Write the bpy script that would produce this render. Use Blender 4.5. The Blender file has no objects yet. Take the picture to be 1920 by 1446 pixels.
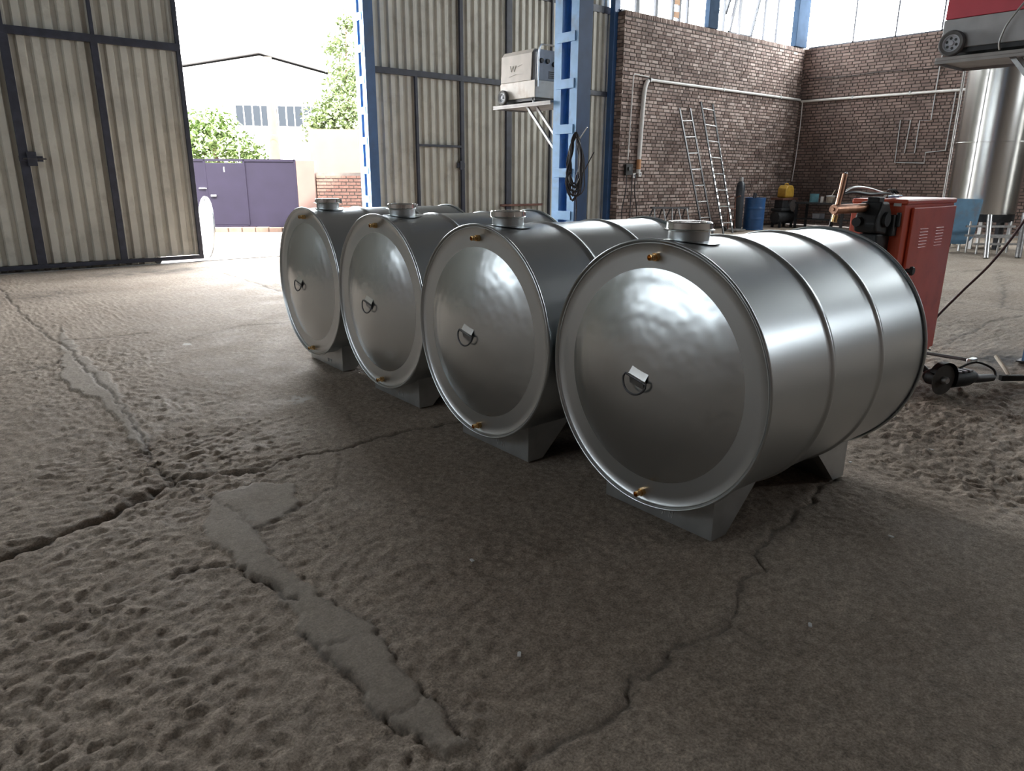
import bpy, bmesh, math, random
import numpy as np
from mathutils import Vector, Matrix, Euler
PI = math.pi
scene = bpy.context.scene
C = scene.collection
random.seed(7); rng = np.random.default_rng(7)

# ------------------------------------------------------------------ camera
CAM_H = 1.4347
YAW, PITCH, ROLL = math.radians(50.063), math.radians(16.264), math.radians(0.337)
cd = bpy.data.cameras.new('camera'); cam = bpy.data.objects.new('camera', cd); C.objects.link(cam)
cd.sensor_fit = 'HORIZONTAL'; cd.sensor_width = 36.0; cd.lens = 36.0 * 1345.5 / 1920.0
cd.clip_start = 0.05; cd.clip_end = 500
_d = Vector((math.cos(YAW), math.sin(YAW), 0)); _r = Vector((math.sin(YAW), -math.cos(YAW), 0)); _u = Vector((0, 0, 1))
_f = _d * math.cos(PITCH) - _u * math.sin(PITCH); _u2 = _u * math.cos(PITCH) + _d * math.sin(PITCH)
_r2 = _r * math.cos(ROLL) + _u2 * math.sin(ROLL); _u3 = _u2 * math.cos(ROLL) - _r * math.sin(ROLL)
M4 = Matrix((( _r2.x, _u3.x, -_f.x, 0), (_r2.y, _u3.y, -_f.y, 0), (_r2.z, _u3.z, -_f.z, CAM_H), (0, 0, 0, 1)))
cam.matrix_world = M4
scene.camera = cam

# ------------------------------------------------------------------ world, sun, exposure
w = bpy.data.worlds.new('world'); scene.world = w; w.use_nodes = True
bg = w.node_tree.nodes['Background']; bg.inputs[0].default_value = (0.97, 0.985, 1.0, 1); bg.inputs[1].default_value = 10.5
sl = bpy.data.lights.new('sun', 'SUN'); sl.energy = 12.0; sl.angle = math.radians(1.5); sl.color = (1.0, 0.95, 0.86)
so = bpy.data.objects.new('sun', sl); C.objects.link(so)
so.rotation_euler = Vector((-0.12, -0.56, 0.81)).to_track_quat('Z', 'Y').to_euler(); so.location = (0, 0, 30)
scene.view_settings.view_transform = 'Standard'; scene.view_settings.look = 'None'
scene.view_settings.exposure = 1.55; scene.view_settings.gamma = 1.0; scene.view_settings.use_curve_mapping = False
cy = scene.cycles
cy.use_denoising = True; cy.max_bounces = 10; cy.diffuse_bounces = 6; cy.glossy_bounces = 5; cy.transmission_bounces = 6
cy.transparent_max_bounces = 8; cy.sample_clamp_indirect = 12.0; cy.caustics_reflective = False; cy.caustics_refractive = False

def portal(loc, rot, sx, sy):
    l = bpy.data.lights.new('portal', 'AREA'); l.shape = 'RECTANGLE'; l.size = sx; l.size_y = sy
    l.cycles.is_portal = True
    o = bpy.data.objects.new('portal', l); C.objects.link(o); o.location = loc; o.rotation_euler = rot
# room extents
X0, X1, Y0, YD, YB, ZS, ZT, ZC = -7.0, 22.1, -8.0, 13.0, 12.6, 5.2, 7.2, 8.0
portal((5.45, YD + .1, 2.6), (-PI/2, 0, 0), 3.1, 5.2)                       # gateway, light travels -Y
portal((18.0, YB + .2, 6.2), (-PI/2, 0, 0), 8.2, 2.0)                       # back clerestory
portal((X1 + .2, 5.75, 6.2), (0, PI/2, 0), 2.0, 13.6)                        # right clerestory, travels -X
portal((X0 - .2, 7.0, 4.1), (0, -PI/2, 0), 2.0, 9.0)                      # left clerestory, travels +X
portal((17.25, Y0 - .2, 5.95), (PI/2, 0, 0), 7.5, 1.9)                       # front clerestory, travels +Y

# ------------------------------------------------------------------ materials
MATS = {}
def mat(name, col, rough=0.6, metal=0.0, var=0.0, scale=8.0, bump=0.0, bscale=60.0, rvar=0.0, spec=0.5, stain=None, sscale=3.0, samt=0.5, coord='Object', stretch=(1, 1, 1)):
    if name in MATS: return MATS[name]
    m = bpy.data.materials.new(name); m.use_nodes = True; MATS[name] = m
    nt = m.node_tree; b = nt.nodes['Principled BSDF']; N = nt.nodes.new; L = nt.links.new
    b.inputs['Base Color'].default_value = (*col, 1); b.inputs['Roughness'].default_value = rough
    b.inputs['Metallic'].default_value = metal; b.inputs['Specular IOR Level'].default_value = spec
    tc = N('ShaderNodeTexCoord'); mp = N('ShaderNodeMapping'); mp.inputs['Scale'].default_value = stretch
    L(tc.outputs[coord], mp.inputs[0])
    out = None
    if var:
        n = N('ShaderNodeTexNoise'); n.inputs['Scale'].default_value = scale; n.inputs['Detail'].default_value = 6
        L(mp.outputs[0], n.inputs['Vector'])
        r = N('ShaderNodeMapRange'); r.inputs[1].default_value = .3; r.inputs[2].default_value = .7
        r.inputs[3].default_value = 1 - var; r.inputs[4].default_value = 1 + var
        L(n.outputs[0], r.inputs[0])
        mx = N('ShaderNodeMix'); mx.data_type = 'RGBA'; mx.blend_type = 'MULTIPLY'; mx.inputs[0].default_value = 1
        mx.inputs[6].default_value = (*col, 1); L(r.outputs[0], mx.inputs[7]); out = mx.outputs[2]
    if stain:
        n = N('ShaderNodeTexNoise'); n.inputs['Scale'].default_value = sscale; n.inputs['Detail'].default_value = 8; n.inputs['Roughness'].default_value = .65
        L(mp.outputs[0], n.inputs['Vector'])
        r = N('ShaderNodeMapRange'); r.inputs[1].default_value = .52; r.inputs[2].default_value = .68; r.inputs[4].default_value = samt
        L(n.outputs[0], r.inputs[0])
        mx = N('ShaderNodeMix'); mx.data_type = 'RGBA'; L(r.outputs[0], mx.inputs[0])
        if out: L(out, mx.inputs[6])
        else: mx.inputs[6].default_value = (*col, 1)
        mx.inputs[7].default_value = (*stain, 1); out = mx.outputs[2]
    if out: L(out, b.inputs['Base Color'])
    if rvar:
        n = N('ShaderNodeTexNoise'); n.inputs['Scale'].default_value = 5; n.inputs['Detail'].default_value = 5; L(mp.outputs[0], n.inputs['Vector'])
        r = N('ShaderNodeMapRange'); r.inputs[1].default_value = .3; r.inputs[2].default_value = .7; r.inputs[3].default_value = rough - rvar; r.inputs[4].default_value = rough + rvar
        L(n.outputs[0], r.inputs[0]); L(r.outputs[0], b.inputs['Roughness'])
    if bump:
        n = N('ShaderNodeTexNoise'); n.inputs['Scale'].default_value = bscale; n.inputs['Detail'].default_value = 5; L(mp.outputs[0], n.inputs['Vector'])
        bp = N('ShaderNodeBump'); bp.inputs['Strength'].default_value = bump; bp.inputs['Distance'].default_value = .01
        L(n.outputs[0], bp.inputs['Height']); L(bp.outputs[0], b.inputs['Normal'])
    return m

galv = mat('galvanised_steel', (.53, .565, .585), .33, 1.0)
def dome_nodes(nt, b):
    N = nt.nodes.new; L = nt.links.new
    b.inputs['Base Color'].default_value = (.57, .60, .615, 1); b.inputs['Metallic'].default_value = 1; b.inputs['Roughness'].default_value = .27
    tc = N('ShaderNodeTexCoord'); mp = N('ShaderNodeMapping'); mp.inputs['Location'].default_value = (0, 0, -.66); L(tc.outputs['Object'], mp.inputs[0])
    wv = N('ShaderNodeTexWave'); wv.wave_type = 'RINGS'; wv.rings_direction = 'X'; wv.inputs['Scale'].default_value = 5.5; wv.inputs['Distortion'].default_value = 2.5; wv.inputs['Detail Scale'].default_value = 1.2
    L(mp.outputs[0], wv.inputs['Vector'])
    b1 = N('ShaderNodeBump'); b1.inputs['Strength'].default_value = .03; b1.inputs['Distance'].default_value = .01; L(wv.outputs['Fac'], b1.inputs['Height'])
    n = N('ShaderNodeTexNoise'); n.inputs['Scale'].default_value = 6.5; n.inputs['Detail'].default_value = 2; L(mp.outputs[0], n.inputs['Vector'])
    b2 = N('ShaderNodeBump'); b2.inputs['Strength'].default_value = .26; b2.inputs['Distance'].default_value = .02; L(n.outputs[0], b2.inputs['Height']); L(b1.outputs[0], b2.inputs['Normal'])
    L(b2.outputs[0], b.inputs['Normal'])
galv_dome = bpy.data.materials.new('galvanised_dome'); galv_dome.use_nodes = True; dome_nodes(galv_dome.node_tree, galv_dome.node_tree.nodes['Principled BSDF'])
galv_flat = mat('galvanised_flange', (.55, .575, .59), .33, 1.0)
galv_dull = mat('galvanised_saddle', (.50, .52, .53), .42, 1.0, .12, 10, .02, 120, .05)
chrome = mat('bright_steel', (.80, .81, .80), .16, 1.0, .05, 20, .02, 40)
brass = mat('brass', (.72, .46, .20), .26, 1.0, .08, 40)
copper = mat('copper', (.56, .31, .21), .42, 1.0, .25, 14, .1, 90, .08)
ss = mat('stainless_sheet', (.62, .62, .60), .24, 1.0, 0, 6, .05, 2.5)
steel_dark = mat('dark_steel', (.10, .10, .105), .5, .8, .25, 20, .1, 60)
steel_mid = mat('grey_steel', (.36, .36, .36), .45, .9, .2, 18)
steel_tube = mat('light_steel_tube', (.62, .63, .63), .35, 1.0, .1, 12)
blue_l = mat('light_blue_paint', (.20, .40, .68), .45, 0, .12, 5, .03, 50, 0, .5, (.16, .13, .10), 2.6, .35)
blue_d = mat('blue_paint_and_shade', (.030, .085, .21), .42, 0, .15, 4, .03, 50, 0, .5, (.05, .06, .08), 2.2, .35)  # jamb post blue; darkened so the columns' right-hand faces look shaded
blue_w = mat('dusty_blue_paint', (.030, .050, .085), .85, 0, .15, 4, 0, 50, 0, .08)
sheet = mat('corrugated_sheet', (.52, .505, .45), .55, .15, .10, 2.5, .02, 40, 0, .4, (.30, .28, .24), 3.0, .45)
frame_d = mat('navy_frame_paint', (.030, .033, .050), .5, 0, .3, 8, .05, 40)
rust = mat('rusty_bar', (.17, .08, .06), .7, .3, .3, 12, .1, 60)
red = mat('red_enamel', (.66, .105, .050), .38, 0, .07, 4, .02, 60, .05, .5, (.30, .05, .035), 5, .35)
red_m = mat('red_machine_paint', (.62, .06, .09), .4, 0, .08, 4)
cast = mat('black_cast_iron', (.018, .020, .022), .55, .3, .2, 20, .15, 50)
black = mat('black_rubber', (.015, .015, .016), .5, 0, .2, 20)
cable_m = mat('cable_sheath', (.035, .030, .035), .45, 0, .2, 30)
cream = mat('cream_paint', (.62, .58, .52), .5, 0, .08, 6, .02, 60, 0, .5, (.35, .24, .16), 5, .5)
beige = mat('dusty_beige_paint', (.43, .39, .34), .6, 0, .10, 6, .02, 60)
grey_p = mat('grey_panel', (.22, .23, .26), .5, 0, .12, 10)
grey_l = mat('light_grey_paint', (.45, .46, .47), .5, 0, .12, 7, .02, 60)
rubber_g = mat('dusty_tyre', (.11, .11, .11), .8, 0, .2, 20)
hub_m = mat('hub_plastic', (.50, .53, .58), .5)
board = mat('shelf_plate', (.33, .32, .31), .6, .4, .15, 6)
white_p = mat('white_plastic', (.66, .64, .62), .5, 0, .06, 10)
paper = mat('sticker_paper', (.75, .78, .78), .5)
oxide = mat('orange_tape', (.52, .26, .12), .6)
yellow = mat('yellow_plastic', (.55, .33, .05), .45, 0, .15, 8)
drum_b = mat('blue_drum_paint', (.025, .10, .27), .4, 0, .15, 6, .03, 30)
panel_b = mat('pale_blue_sheet', (.16, .31, .46), .55, .2, .15, 4, 0, 40, 0, .5, (.24, .20, .16), 3, .6)
teal = mat('teal_plastic', (.12, .30, .36), .5, 0, .15, 10)
tin = mat('tin_can', (.32, .27, .22), .5, .4, .3, 12)
dark_junk = mat('oily_dark_metal', (.03, .032, .036), .6, .2, .3, 14)
concrete_w = mat('wall_mortar', (.070, .060, .055), .9, 0, .2, 6, .3, 40)
roof_m = mat('roof_sheet', (.20, .20, .20), .6, .1, .1, 2)
plaster = mat('plain_wall', (.26, .215, .19), .85, 0, .12, 1.5, .1, 20)
yard_m = mat('yard_concrete', (.12, .10, .088), .9, 0, .12, .8, .2, 14)
gate_m = mat('purple_gate_paint', (.0085, .0065, .0150), .6, 0, .10, 3, .02, 30, 0, .15)
pillar_m = mat('pinkish_render', (.085, .050, .042), .9, 0, .08, 3)
orange_w = mat('ochre_render', (.16, .078, .046), .9, 0, .08, 2)
ybrick = mat('yard_brick', (.11, .055, .042), .9, 0, .3, 6, .2, 50)
kerb_m = mat('kerb_brick', (.10, .062, .045), .9, 0, .15, 9, .2, 50)
wh_m = mat('white_warehouse_wall', (.80, .80, .80), .8, 0, .04, .5)
wh_win = mat('warehouse_glass', (.012, .015, .019), .7, 0, 0, 8, 0, 60, 0, .1)
pole_m = mat('timber_pole', (.085, .060, .040), .9, 0, .15, 3)
leaf_a = mat('leaf_green', (.085, .13, .035), .6, 0, .4, 1.6)
leaf_b = mat('leaf_pale_green', (.13, .17, .075), .6, 0, .4, 1.3)
bark = mat('bark', (.12, .08, .05), .9, 0, .3, 8)
wood = mat('pale_wood', (.62, .56, .46), .7, 0, .15, 10)
redwire = mat('red_hose', (.055, .022, .022), .5)
chalk = mat('chalk', (.75, .76, .76), .9)

glass = bpy.data.materials.new('window_glass'); glass.use_nodes = True
nt = glass.node_tree; nt.nodes.clear(); o_ = nt.nodes.new('ShaderNodeOutputMaterial'); mx = nt.nodes.new('ShaderNodeMixShader')
t_ = nt.nodes.new('ShaderNodeBsdfTransparent'); g_ = nt.nodes.new('ShaderNodeBsdfGlossy'); g_.inputs['Roughness'].default_value = .05
t_.inputs[0].default_value = (.93, .95, .95, 1); mx.inputs[0].default_value = .06
nt.links.new(t_.outputs[0], mx.inputs[1]); nt.links.new(g_.outputs[0], mx.inputs[2]); nt.links.new(mx.outputs[0], o_.inputs[0])

glass_d = glass.copy(); glass_d.name = 'dimmed_window_glass'; [n for n in glass_d.node_tree.nodes if n.type == 'BSDF_TRANSPARENT'][0].inputs[0].default_value = (.78, .80, .81, 1)  # tint added to cut the daylight from the unseen front windows
glass_e = glass_d.copy(); glass_e.name = 'more_dimmed_window_glass'; [n for n in glass_e.node_tree.nodes if n.type == 'BSDF_TRANSPARENT'][0].inputs[0].default_value = (.50, .52, .53, 1)  # deeper tint added to weaken the unseen left windows and their tank highlights
def attr_mat(name, build):
    m = bpy.data.materials.new(name); m.use_nodes = True; build(m.node_tree, m.node_tree.nodes['Principled BSDF']); return m
def brick_nodes(nt, b):
    N = nt.nodes.new; L = nt.links.new
    a = N('ShaderNodeAttribute'); a.attribute_name = 'tint'
    cr = N('ShaderNodeValToRGB'); e = cr.color_ramp.elements
    e[0].color = (.17, .115, .098, 1); e[1].color = (.46, .37, .33, 1); e[1].position = 1.0
    x = e.new(.35); x.color = (.28, .205, .178, 1); x = e.new(.7); x.color = (.365, .28, .245, 1)
    L(a.outputs['Fac'], cr.inputs[0])
    tc = N('ShaderNodeTexCoord'); n = N('ShaderNodeTexNoise'); n.inputs['Scale'].default_value = 1.1; n.inputs['Detail'].default_value = 6
    ge = N('ShaderNodeNewGeometry'); L(ge.outputs['Position'], n.inputs['Vector'])
    r = N('ShaderNodeMapRange'); r.inputs[1].default_value = .35; r.inputs[2].default_value = .65; r.inputs[3].default_value = .72; r.inputs[4].default_value = 1.12
    L(n.outputs[0], r.inputs[0])
    mx = N('ShaderNodeMix'); mx.data_type = 'RGBA'; mx.blend_type = 'MULTIPLY'; mx.inputs[0].default_value = 1
    L(cr.outputs[0], mx.inputs[6]); L(r.outputs[0], mx.inputs[7]); L(mx.outputs[2], b.inputs['Base Color'])
    b.inputs['Roughness'].default_value = .9
    n2 = N('ShaderNodeTexNoise'); n2.inputs['Scale'].default_value = 45; L(ge.outputs['Position'], n2.inputs['Vector'])
    bp = N('ShaderNodeBump'); bp.inputs['Strength'].default_value = .35; bp.inputs['Distance'].default_value = .006
    L(n2.outputs[0], bp.inputs['Height']); L(bp.outputs[0], b.inputs['Normal'])
brick_m = attr_mat('wall_brick', brick_nodes)

def floor_nodes(nt, b):
    N = nt.nodes.new; L = nt.links.new
    ge = N('ShaderNodeNewGeometry')
    def noise(s, d=6, rg=.6):
        n = N('ShaderNodeTexNoise'); n.inputs['Scale'].default_value = s; n.inputs['Detail'].default_value = d; n.inputs['Roughness'].default_value = rg
        L(ge.outputs['Position'], n.inputs['Vector']); return n.outputs[0]
    def rng_(i, a, c, d, e):
        r = N('ShaderNodeMapRange'); r.inputs[1].default_value = a; r.inputs[2].default_value = c; r.inputs[3].default_value = d; r.inputs[4].default_value = e
        L(i, r.inputs[0]); return r.outputs[0]
    def mix(f, a, c, mode='MIX'):
        m = N('ShaderNodeMix'); m.data_type = 'RGBA'; m.blend_type = mode
        for k, v in ((0, f), (6, a), (7, c)):
            if hasattr(v, 'links') or hasattr(v, 'is_linked'): L(v, m.inputs[k])
            elif k == 0: m.inputs[0].default_value = v
            else: m.inputs[k].default_value = (*v, 1)
        return m.outputs[2]
    c = mix(rng_(noise(.9), .35, .65, 0, 1), (.35, .283, .225), (.46, .386, .316))
    c = mix(rng_(noise(9, 8, .7), .35, .7, 0, .40), c, (.24, .192, .152))
    def grain(sc, lo, hi, d=4):
        v = rng_(noise(sc, d, .7), .33, .67, lo, hi); cb = N('ShaderNodeCombineColor')
        for k in range(3): L(v, cb.inputs[k])
        return cb.outputs[0]
    c = mix(1.0, c, grain(34, .62, 1.25, 6), 'MULTIPLY')
    c = mix(1.0, c, grain(130, .60, 1.35, 3), 'MULTIPLY')
    def attr(n):
        a = N('ShaderNodeAttribute'); a.attribute_name = n; return a.outputs['Fac']
    pt = attr('patch'); m_ = N('ShaderNodeMath'); m_.operation = 'MULTIPLY'; m_.inputs[1].default_value = .55; L(pt, m_.inputs[0])
    c = mix(m_.outputs[0], c, (.34, .305, .265))
    c = mix(attr('dirt'), c, (.085, .073, .062))
    c = mix(attr('stain'), c, (.05, .045, .042))
    c = mix(attr('white'), c, (.62, .60, .57))
    L(c, b.inputs['Base Color'])
    L(rng_(noise(3), .3, .7, .72, .92), b.inputs['Roughness']); b.inputs['Specular IOR Level'].default_value = .35
    bp = N('ShaderNodeBump'); bp.inputs['Strength'].default_value = .5; bp.inputs['Distance'].default_value = .012; L(noise(38, 8, .7), bp.inputs['Height'])
    bp2 = N('ShaderNodeBump'); bp2.inputs['Strength'].default_value = .35; bp2.inputs['Distance'].default_value = .004; L(noise(170, 3), bp2.inputs['Height'])
    L(bp.outputs[0], bp2.inputs['Normal']); L(bp2.outputs[0], b.inputs['Normal'])
floor_m = attr_mat('cracked_concrete', floor_nodes)

# ------------------------------------------------------------------ mesh helpers
class MB:
    def __init__(s): s.v = []; s.f = []
    def add(s, vs, fs):
        k = len(s.v); s.v += [tuple(v) for v in vs]; s.f += [tuple(i + k for i in f) for f in fs]; return s
    def box(s, x0, x1, y0, y1, z0, z1, R=None, o=(0, 0, 0)):
        vs = [Vector((x, y, z)) for x in (x0, x1) for y in (y0, y1) for z in (z0, z1)]
        if R is not None: vs = [R @ v + Vector(o) for v in vs]
        return s.add(vs, [(0, 1, 3, 2), (4, 6, 7, 5), (0, 4, 5, 1), (2, 3, 7, 6), (0, 2, 6, 4), (1, 5, 7, 3)])
    def bar(s, a, b, wx, wy, up=(0, 0, 1)):
        a = Vector(a); b = Vector(b); d = (b - a).normalized(); u = Vector(up)
        if abs(d.dot(u)) > .98: u = Vector((0, 1, 0))
        x = d.cross(u).normalized(); y = x.cross(d)
        vs = [p + x * (i * wx / 2) + y * (j * wy / 2) for p in (a, b) for i, j in ((-1, -1), (1, -1), (1, 1), (-1, 1))]
        return s.add(vs, [(0, 3, 2, 1), (4, 5, 6, 7)] + [(i, (i + 1) % 4, 4 + (i + 1) % 4, 4 + i) for i in range(4)])
    def tube(s, pts, r, n=8, closed=False, cap=True):
        pts = [Vector(p) for p in pts]; m = len(pts); vs = []; fs = []
        rr = r if isinstance(r, (list, tuple)) else [r] * m
        prev = None
        for i, p in enumerate(pts):
            a = pts[(i - 1) % m] if (i > 0 or closed) else p; c = pts[(i + 1) % m] if (i < m - 1 or closed) else p
            d = (c - a)
            d = d.normalized() if d.length > 1e-9 else Vector((0, 0, 1))
            if prev is None:
                u = Vector((0, 0, 1)) if abs(d.z) < .9 else Vector((1, 0, 0)); x = d.cross(u).normalized()
            else:
                x = (prev - d * prev.dot(d)); x = x.normalized() if x.length > 1e-6 else d.cross(Vector((.3, .5, .8))).normalized()
            prev = x; y = d.cross(x)
            for k in range(n):
                t = 2 * PI * k / n; vs.append(p + (x * math.cos(t) + y * math.sin(t)) * rr[i])
        for i in range(m if closed else m - 1):
            j = (i + 1) % m
            for k in range(n): fs.append((i * n + k, i * n + (k + 1) % n, j * n + (k + 1) % n, j * n + k))
        if cap and not closed:
            fs.append(tuple(range(n))[::-1]); fs.append(tuple((m - 1) * n + k for k in range(n)))
        return s.add(vs, fs)
    def lathe(s, prof, n=48, axis='Z', o=(0, 0, 0)):
        """prof: list of (r, h); revolved about axis"""
        vs = []; fs = []; idx = []
        for r, h in prof:
            if r < 1e-6:
                idx.append([len(vs)]); vs.append((0, 0, h))
            else:
                idx.append(list(range(len(vs), len(vs) + n)))
                for k in range(n): t = 2 * PI * k / n; vs.append((r * math.cos(t), r * math.sin(t), h))
        for a, c in zip(idx[:-1], idx[1:]):
            if len(a) == 1 and len(c) == 1: continue
            for k in range(n):
                k2 = (k + 1) % n
                if len(a) == 1: fs.append((a[0], c[k2], c[k]))
                elif len(c) == 1: fs.append((a[k], a[k2], c[0]))
                else: fs.append((a[k], a[k2], c[k2], c[k]))
        if axis == 'X': vs = [(h, x, y) for x, y, h in vs]
        if axis == 'Y': vs = [(y, h, x) for x, y, h in vs]
        return s.add([(v[0] + o[0], v[1] + o[1], v[2] + o[2]) for v in vs], fs)
    def prism(s, poly, a, b, plane='XZ'):
        n = len(poly)
        def P(p, t): return {'XZ': (p[0], t, p[1]), 'YZ': (t, p[0], p[1]), 'XY': (p[0], p[1], t)}[plane]
        vs = [P(p, a) for p in poly] + [P(p, b) for p in poly]
        return s.add(vs, [tuple(range(n)), tuple(range(2 * n - 1, n - 1, -1))] + [(i, n + i, n + (i + 1) % n, (i + 1) % n) for i in range(n)])
    def mesh(s, name, m=None, smooth=True, ang=35):
        me = bpy.data.meshes.new(name); me.from_pydata(s.v, [], s.f)
        bm = bmesh.new(); bm.from_mesh(me); bmesh.ops.recalc_face_normals(bm, faces=bm.faces); bm.to_mesh(me); bm.free()
        if smooth:
            me.polygons.foreach_set('use_smooth', [True] * len(me.polygons)); me.set_sharp_from_angle(angle=math.radians(ang))
        if m: me.materials.append(m)
        return me
    def build(s, name, m=None, parent=None, smooth=True, bevel=0, ang=35, loc=None):
        return link(name, s.mesh(name, m, smooth, ang), parent, bevel, loc)
def link(name, me, parent=None, bevel=0, loc=None):
    o = bpy.data.objects.new(name, me); C.objects.link(o)
    if parent: o.parent = parent
    if loc: o.location = loc
    if bevel:
        md = o.modifiers.new('bevel', 'BEVEL'); md.width = bevel; md.segments = 2; md.limit_method = 'ANGLE'; md.angle_limit = math.radians(40)
    return o
def tag(o, label=None, cat=None, group=None, kind=None):
    if label: o['label'] = label
    if cat: o['category'] = cat
    if group: o['group'] = group
    if kind: o['kind'] = kind
    return o
def thing(name, label, cat, loc=(0, 0, 0), rz=0, group=None):
    o = bpy.data.objects.new(name, None); C.objects.link(o); o.location = loc; o.rotation_euler = (0, 0, rz)
    o.empty_display_size = .1
    return tag(o, label, cat, group)
def copy_tree(o, parent=None):
    c = o.copy(); C.objects.link(c); c.parent = parent
    for ch in o.children: copy_tree(ch, c)
    return c
def arc(pts, n=8):
    """Catmull-Rom through points"""
    P = [Vector(p) for p in pts]; out = []
    for i in range(len(P) - 1):
        p0 = P[max(i - 1, 0)]; p1 = P[i]; p2 = P[i + 1]; p3 = P[min(i + 2, len(P) - 1)]
        for k in range(n):
            t = k / n
            out.append(.5 * ((2 * p1) + (p2 - p0) * t + (2 * p0 - 5 * p1 + 4 * p2 - p3) * t * t + (3 * p1 - p0 - 3 * p2 + p3) * t ** 3))
    out.append(P[-1]); return out
def rot_z(a): return Matrix.Rotation(a, 3, 'Z')

# ------------------------------------------------------------------ floor
def hash2(ix, iy, seed):
    h = (ix.astype(np.int64) * 374761393 + iy.astype(np.int64) * 668265263 + seed * 1442695041) & 0xFFFFFFFF
    h = ((h ^ (h >> 13)) * 1274126177) & 0xFFFFFFFF
    return ((h ^ (h >> 16)) & 0xFFFF) / 65535.0
def vnoise(x, y, s, seed=0):
    x = x * s; y = y * s; ix = np.floor(x); iy = np.floor(y); fx = x - ix; fy = y - iy
    fx = fx * fx * fx * (fx * (fx * 6 - 15) + 10); fy = fy * fy * fy * (fy * (fy * 6 - 15) + 10)
    a = hash2(ix, iy, seed); b = hash2(ix + 1, iy, seed); c = hash2(ix, iy + 1, seed); d = hash2(ix + 1, iy + 1, seed)
    return (a + (b - a) * fx) * (1 - fy) + (c + (d - c) * fx) * fy
CR = {
 'main': (.022, .020, [(-2.5, 2.9), (-1.0, 3.05), (0.01, 3.2), (0.08, 3.23), (0.19, 3.25), (0.37, 3.32), (0.48, 3.35), (0.66, 3.47), (0.83, 3.58), (1.0, 3.53), (1.16, 3.45)]),
 'main_b': (.016, .011, [(1.16, 3.45), (1.41, 3.45), (1.65, 3.43), (1.93, 3.44), (2.18, 3.44), (2.45, 3.38), (2.86, 3.42)]),
 'left': (.012, .011, [(0.86, 11.43), (0.84, 9.26), (0.87, 8.0), (0.93, 7.1), (0.91, 6.2), (0.91, 5.67), (0.9, 5.22), (0.88, 4.74), (0.86, 4.4), (0.83, 4.08), (0.8, 3.9), (0.83, 3.58)]),
 'mid': (.006, .006, [(0.83, 3.58), (0.9, 3.23), (0.93, 3.03), (0.95, 2.82), (0.92, 2.73)]),
 'mid2': (.005, .006, [(0.94, 2.79), (1.07, 2.85), (1.21, 2.91), (1.38, 3.0), (1.57, 3.28)]),
 'step': (.013, .011, [(0.57, 2.64), (0.69, 2.6), (0.76, 2.56), (0.79, 2.42), (0.82, 2.29), (0.85, 2.18)]),
 'stepb': (.009, .009, [(0.78, 2.01), (0.79, 1.88), (0.79, 1.79), (0.79, 1.66), (0.8, 1.57), (0.81, 1.46), (0.84, 1.35)]),
 'stepr': (.007, .008, [(0.93, 2.17), (0.96, 2.0), (0.96, 1.84), (0.94, 1.7), (0.92, 1.59), (0.93, 1.48), (0.94, 1.36), (0.92, 1.26)]),
 'cross1': (.006, .006, [(0.79, 1.88), (0.85, 1.86), (0.91, 1.87)]),
 'cross2': (.006, .006, [(0.8, 1.49), (0.87, 1.49), (0.91, 1.5)]),
 'right': (.010, .012, [(3.39, 1.53), (2.92, 1.44), (2.57, 1.37), (2.4, 1.34), (2.31, 1.25), (2.18, 1.26), (2.09, 1.22), (1.96, 1.16), (1.88, 1.12), (1.77, 1.16), (1.67, 1.17), (1.58, 1.16), (1.43, 1.16), (1.33, 1.1), (1.21, 1.1), (1.11, 1.1), (1.01, 1.11), (0.85, 1.1)]),
 'rb': (.005, .008, [(1.88, 1.12), (1.89, 1.04), (1.88, 0.97)]),
 'far1': (.012, .02, [(3.65, 11.19), (3.65, 10.1), (3.62, 9.0)]),
 'far2': (.010, .016, [(0.96, 7.45), (1.29, 7.36), (1.64, 7.32)]),
 'far3': (.008, .014, [(1.72, 6.74), (2.42, 7.1), (2.87, 6.99)]),
 'far4': (.012, .018, [(0.1, 6.3), (0.38, 6.42), (0.59, 6.45), (0.79, 6.63)]),
 'r1': (.012, .03, [(12.8, 4.38), (13.69, 4.13), (13.25, 3.62)]),
 'r2': (.010, .02, [(7.23, 2.37), (8.72, 2.49), (9.36, 2.38)]),
 'r3': (.012, .03, [(9.78, 3.41), (9.71, 2.97), (9.75, 2.49)]),
 'rr': (.010, .03, [(13.83, 4.02), (11.51, 3.21), (9.76, 2.71)]),
}
POLY = {
 'strip': [(0.91, 3.26), (1.11, 3.26), (1.28, 3.16), (1.16, 2.88), (0.94, 2.79), (0.92, 2.57), (0.93, 2.17), (0.96, 2.0), (0.96, 1.84), (0.94, 1.7), (0.92, 1.59), (0.93, 1.48), (0.92, 1.26), (0.85, 1.29), (0.81, 1.46), (0.8, 1.57), (0.79, 1.79), (0.78, 2.01), (0.81, 2.18), (0.81, 2.36), (0.76, 2.56), (0.76, 2.88)],
 'strip2': [(1.05, 8.18), (0.98, 6.81), (1.0, 5.92), (0.93, 4.97), (0.88, 4.31), (0.83, 4.02), (0.8, 4.1), (0.81, 4.66), (0.83, 5.27), (0.74, 5.43), (0.72, 6.14), (0.82, 6.7)],
}
def seg_dist(X, Y, pl):
    D = np.full(X.shape, 1e9)
    for (ax, ay), (bx, by) in zip(pl[:-1], pl[1:]):
        dx, dy = bx - ax, by - ay; t = np.clip(((X - ax) * dx + (Y - ay) * dy) / (dx * dx + dy * dy), 0, 1)
        D = np.minimum(D, np.hypot(X - ax - t * dx, Y - ay - t * dy))
    return D
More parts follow.
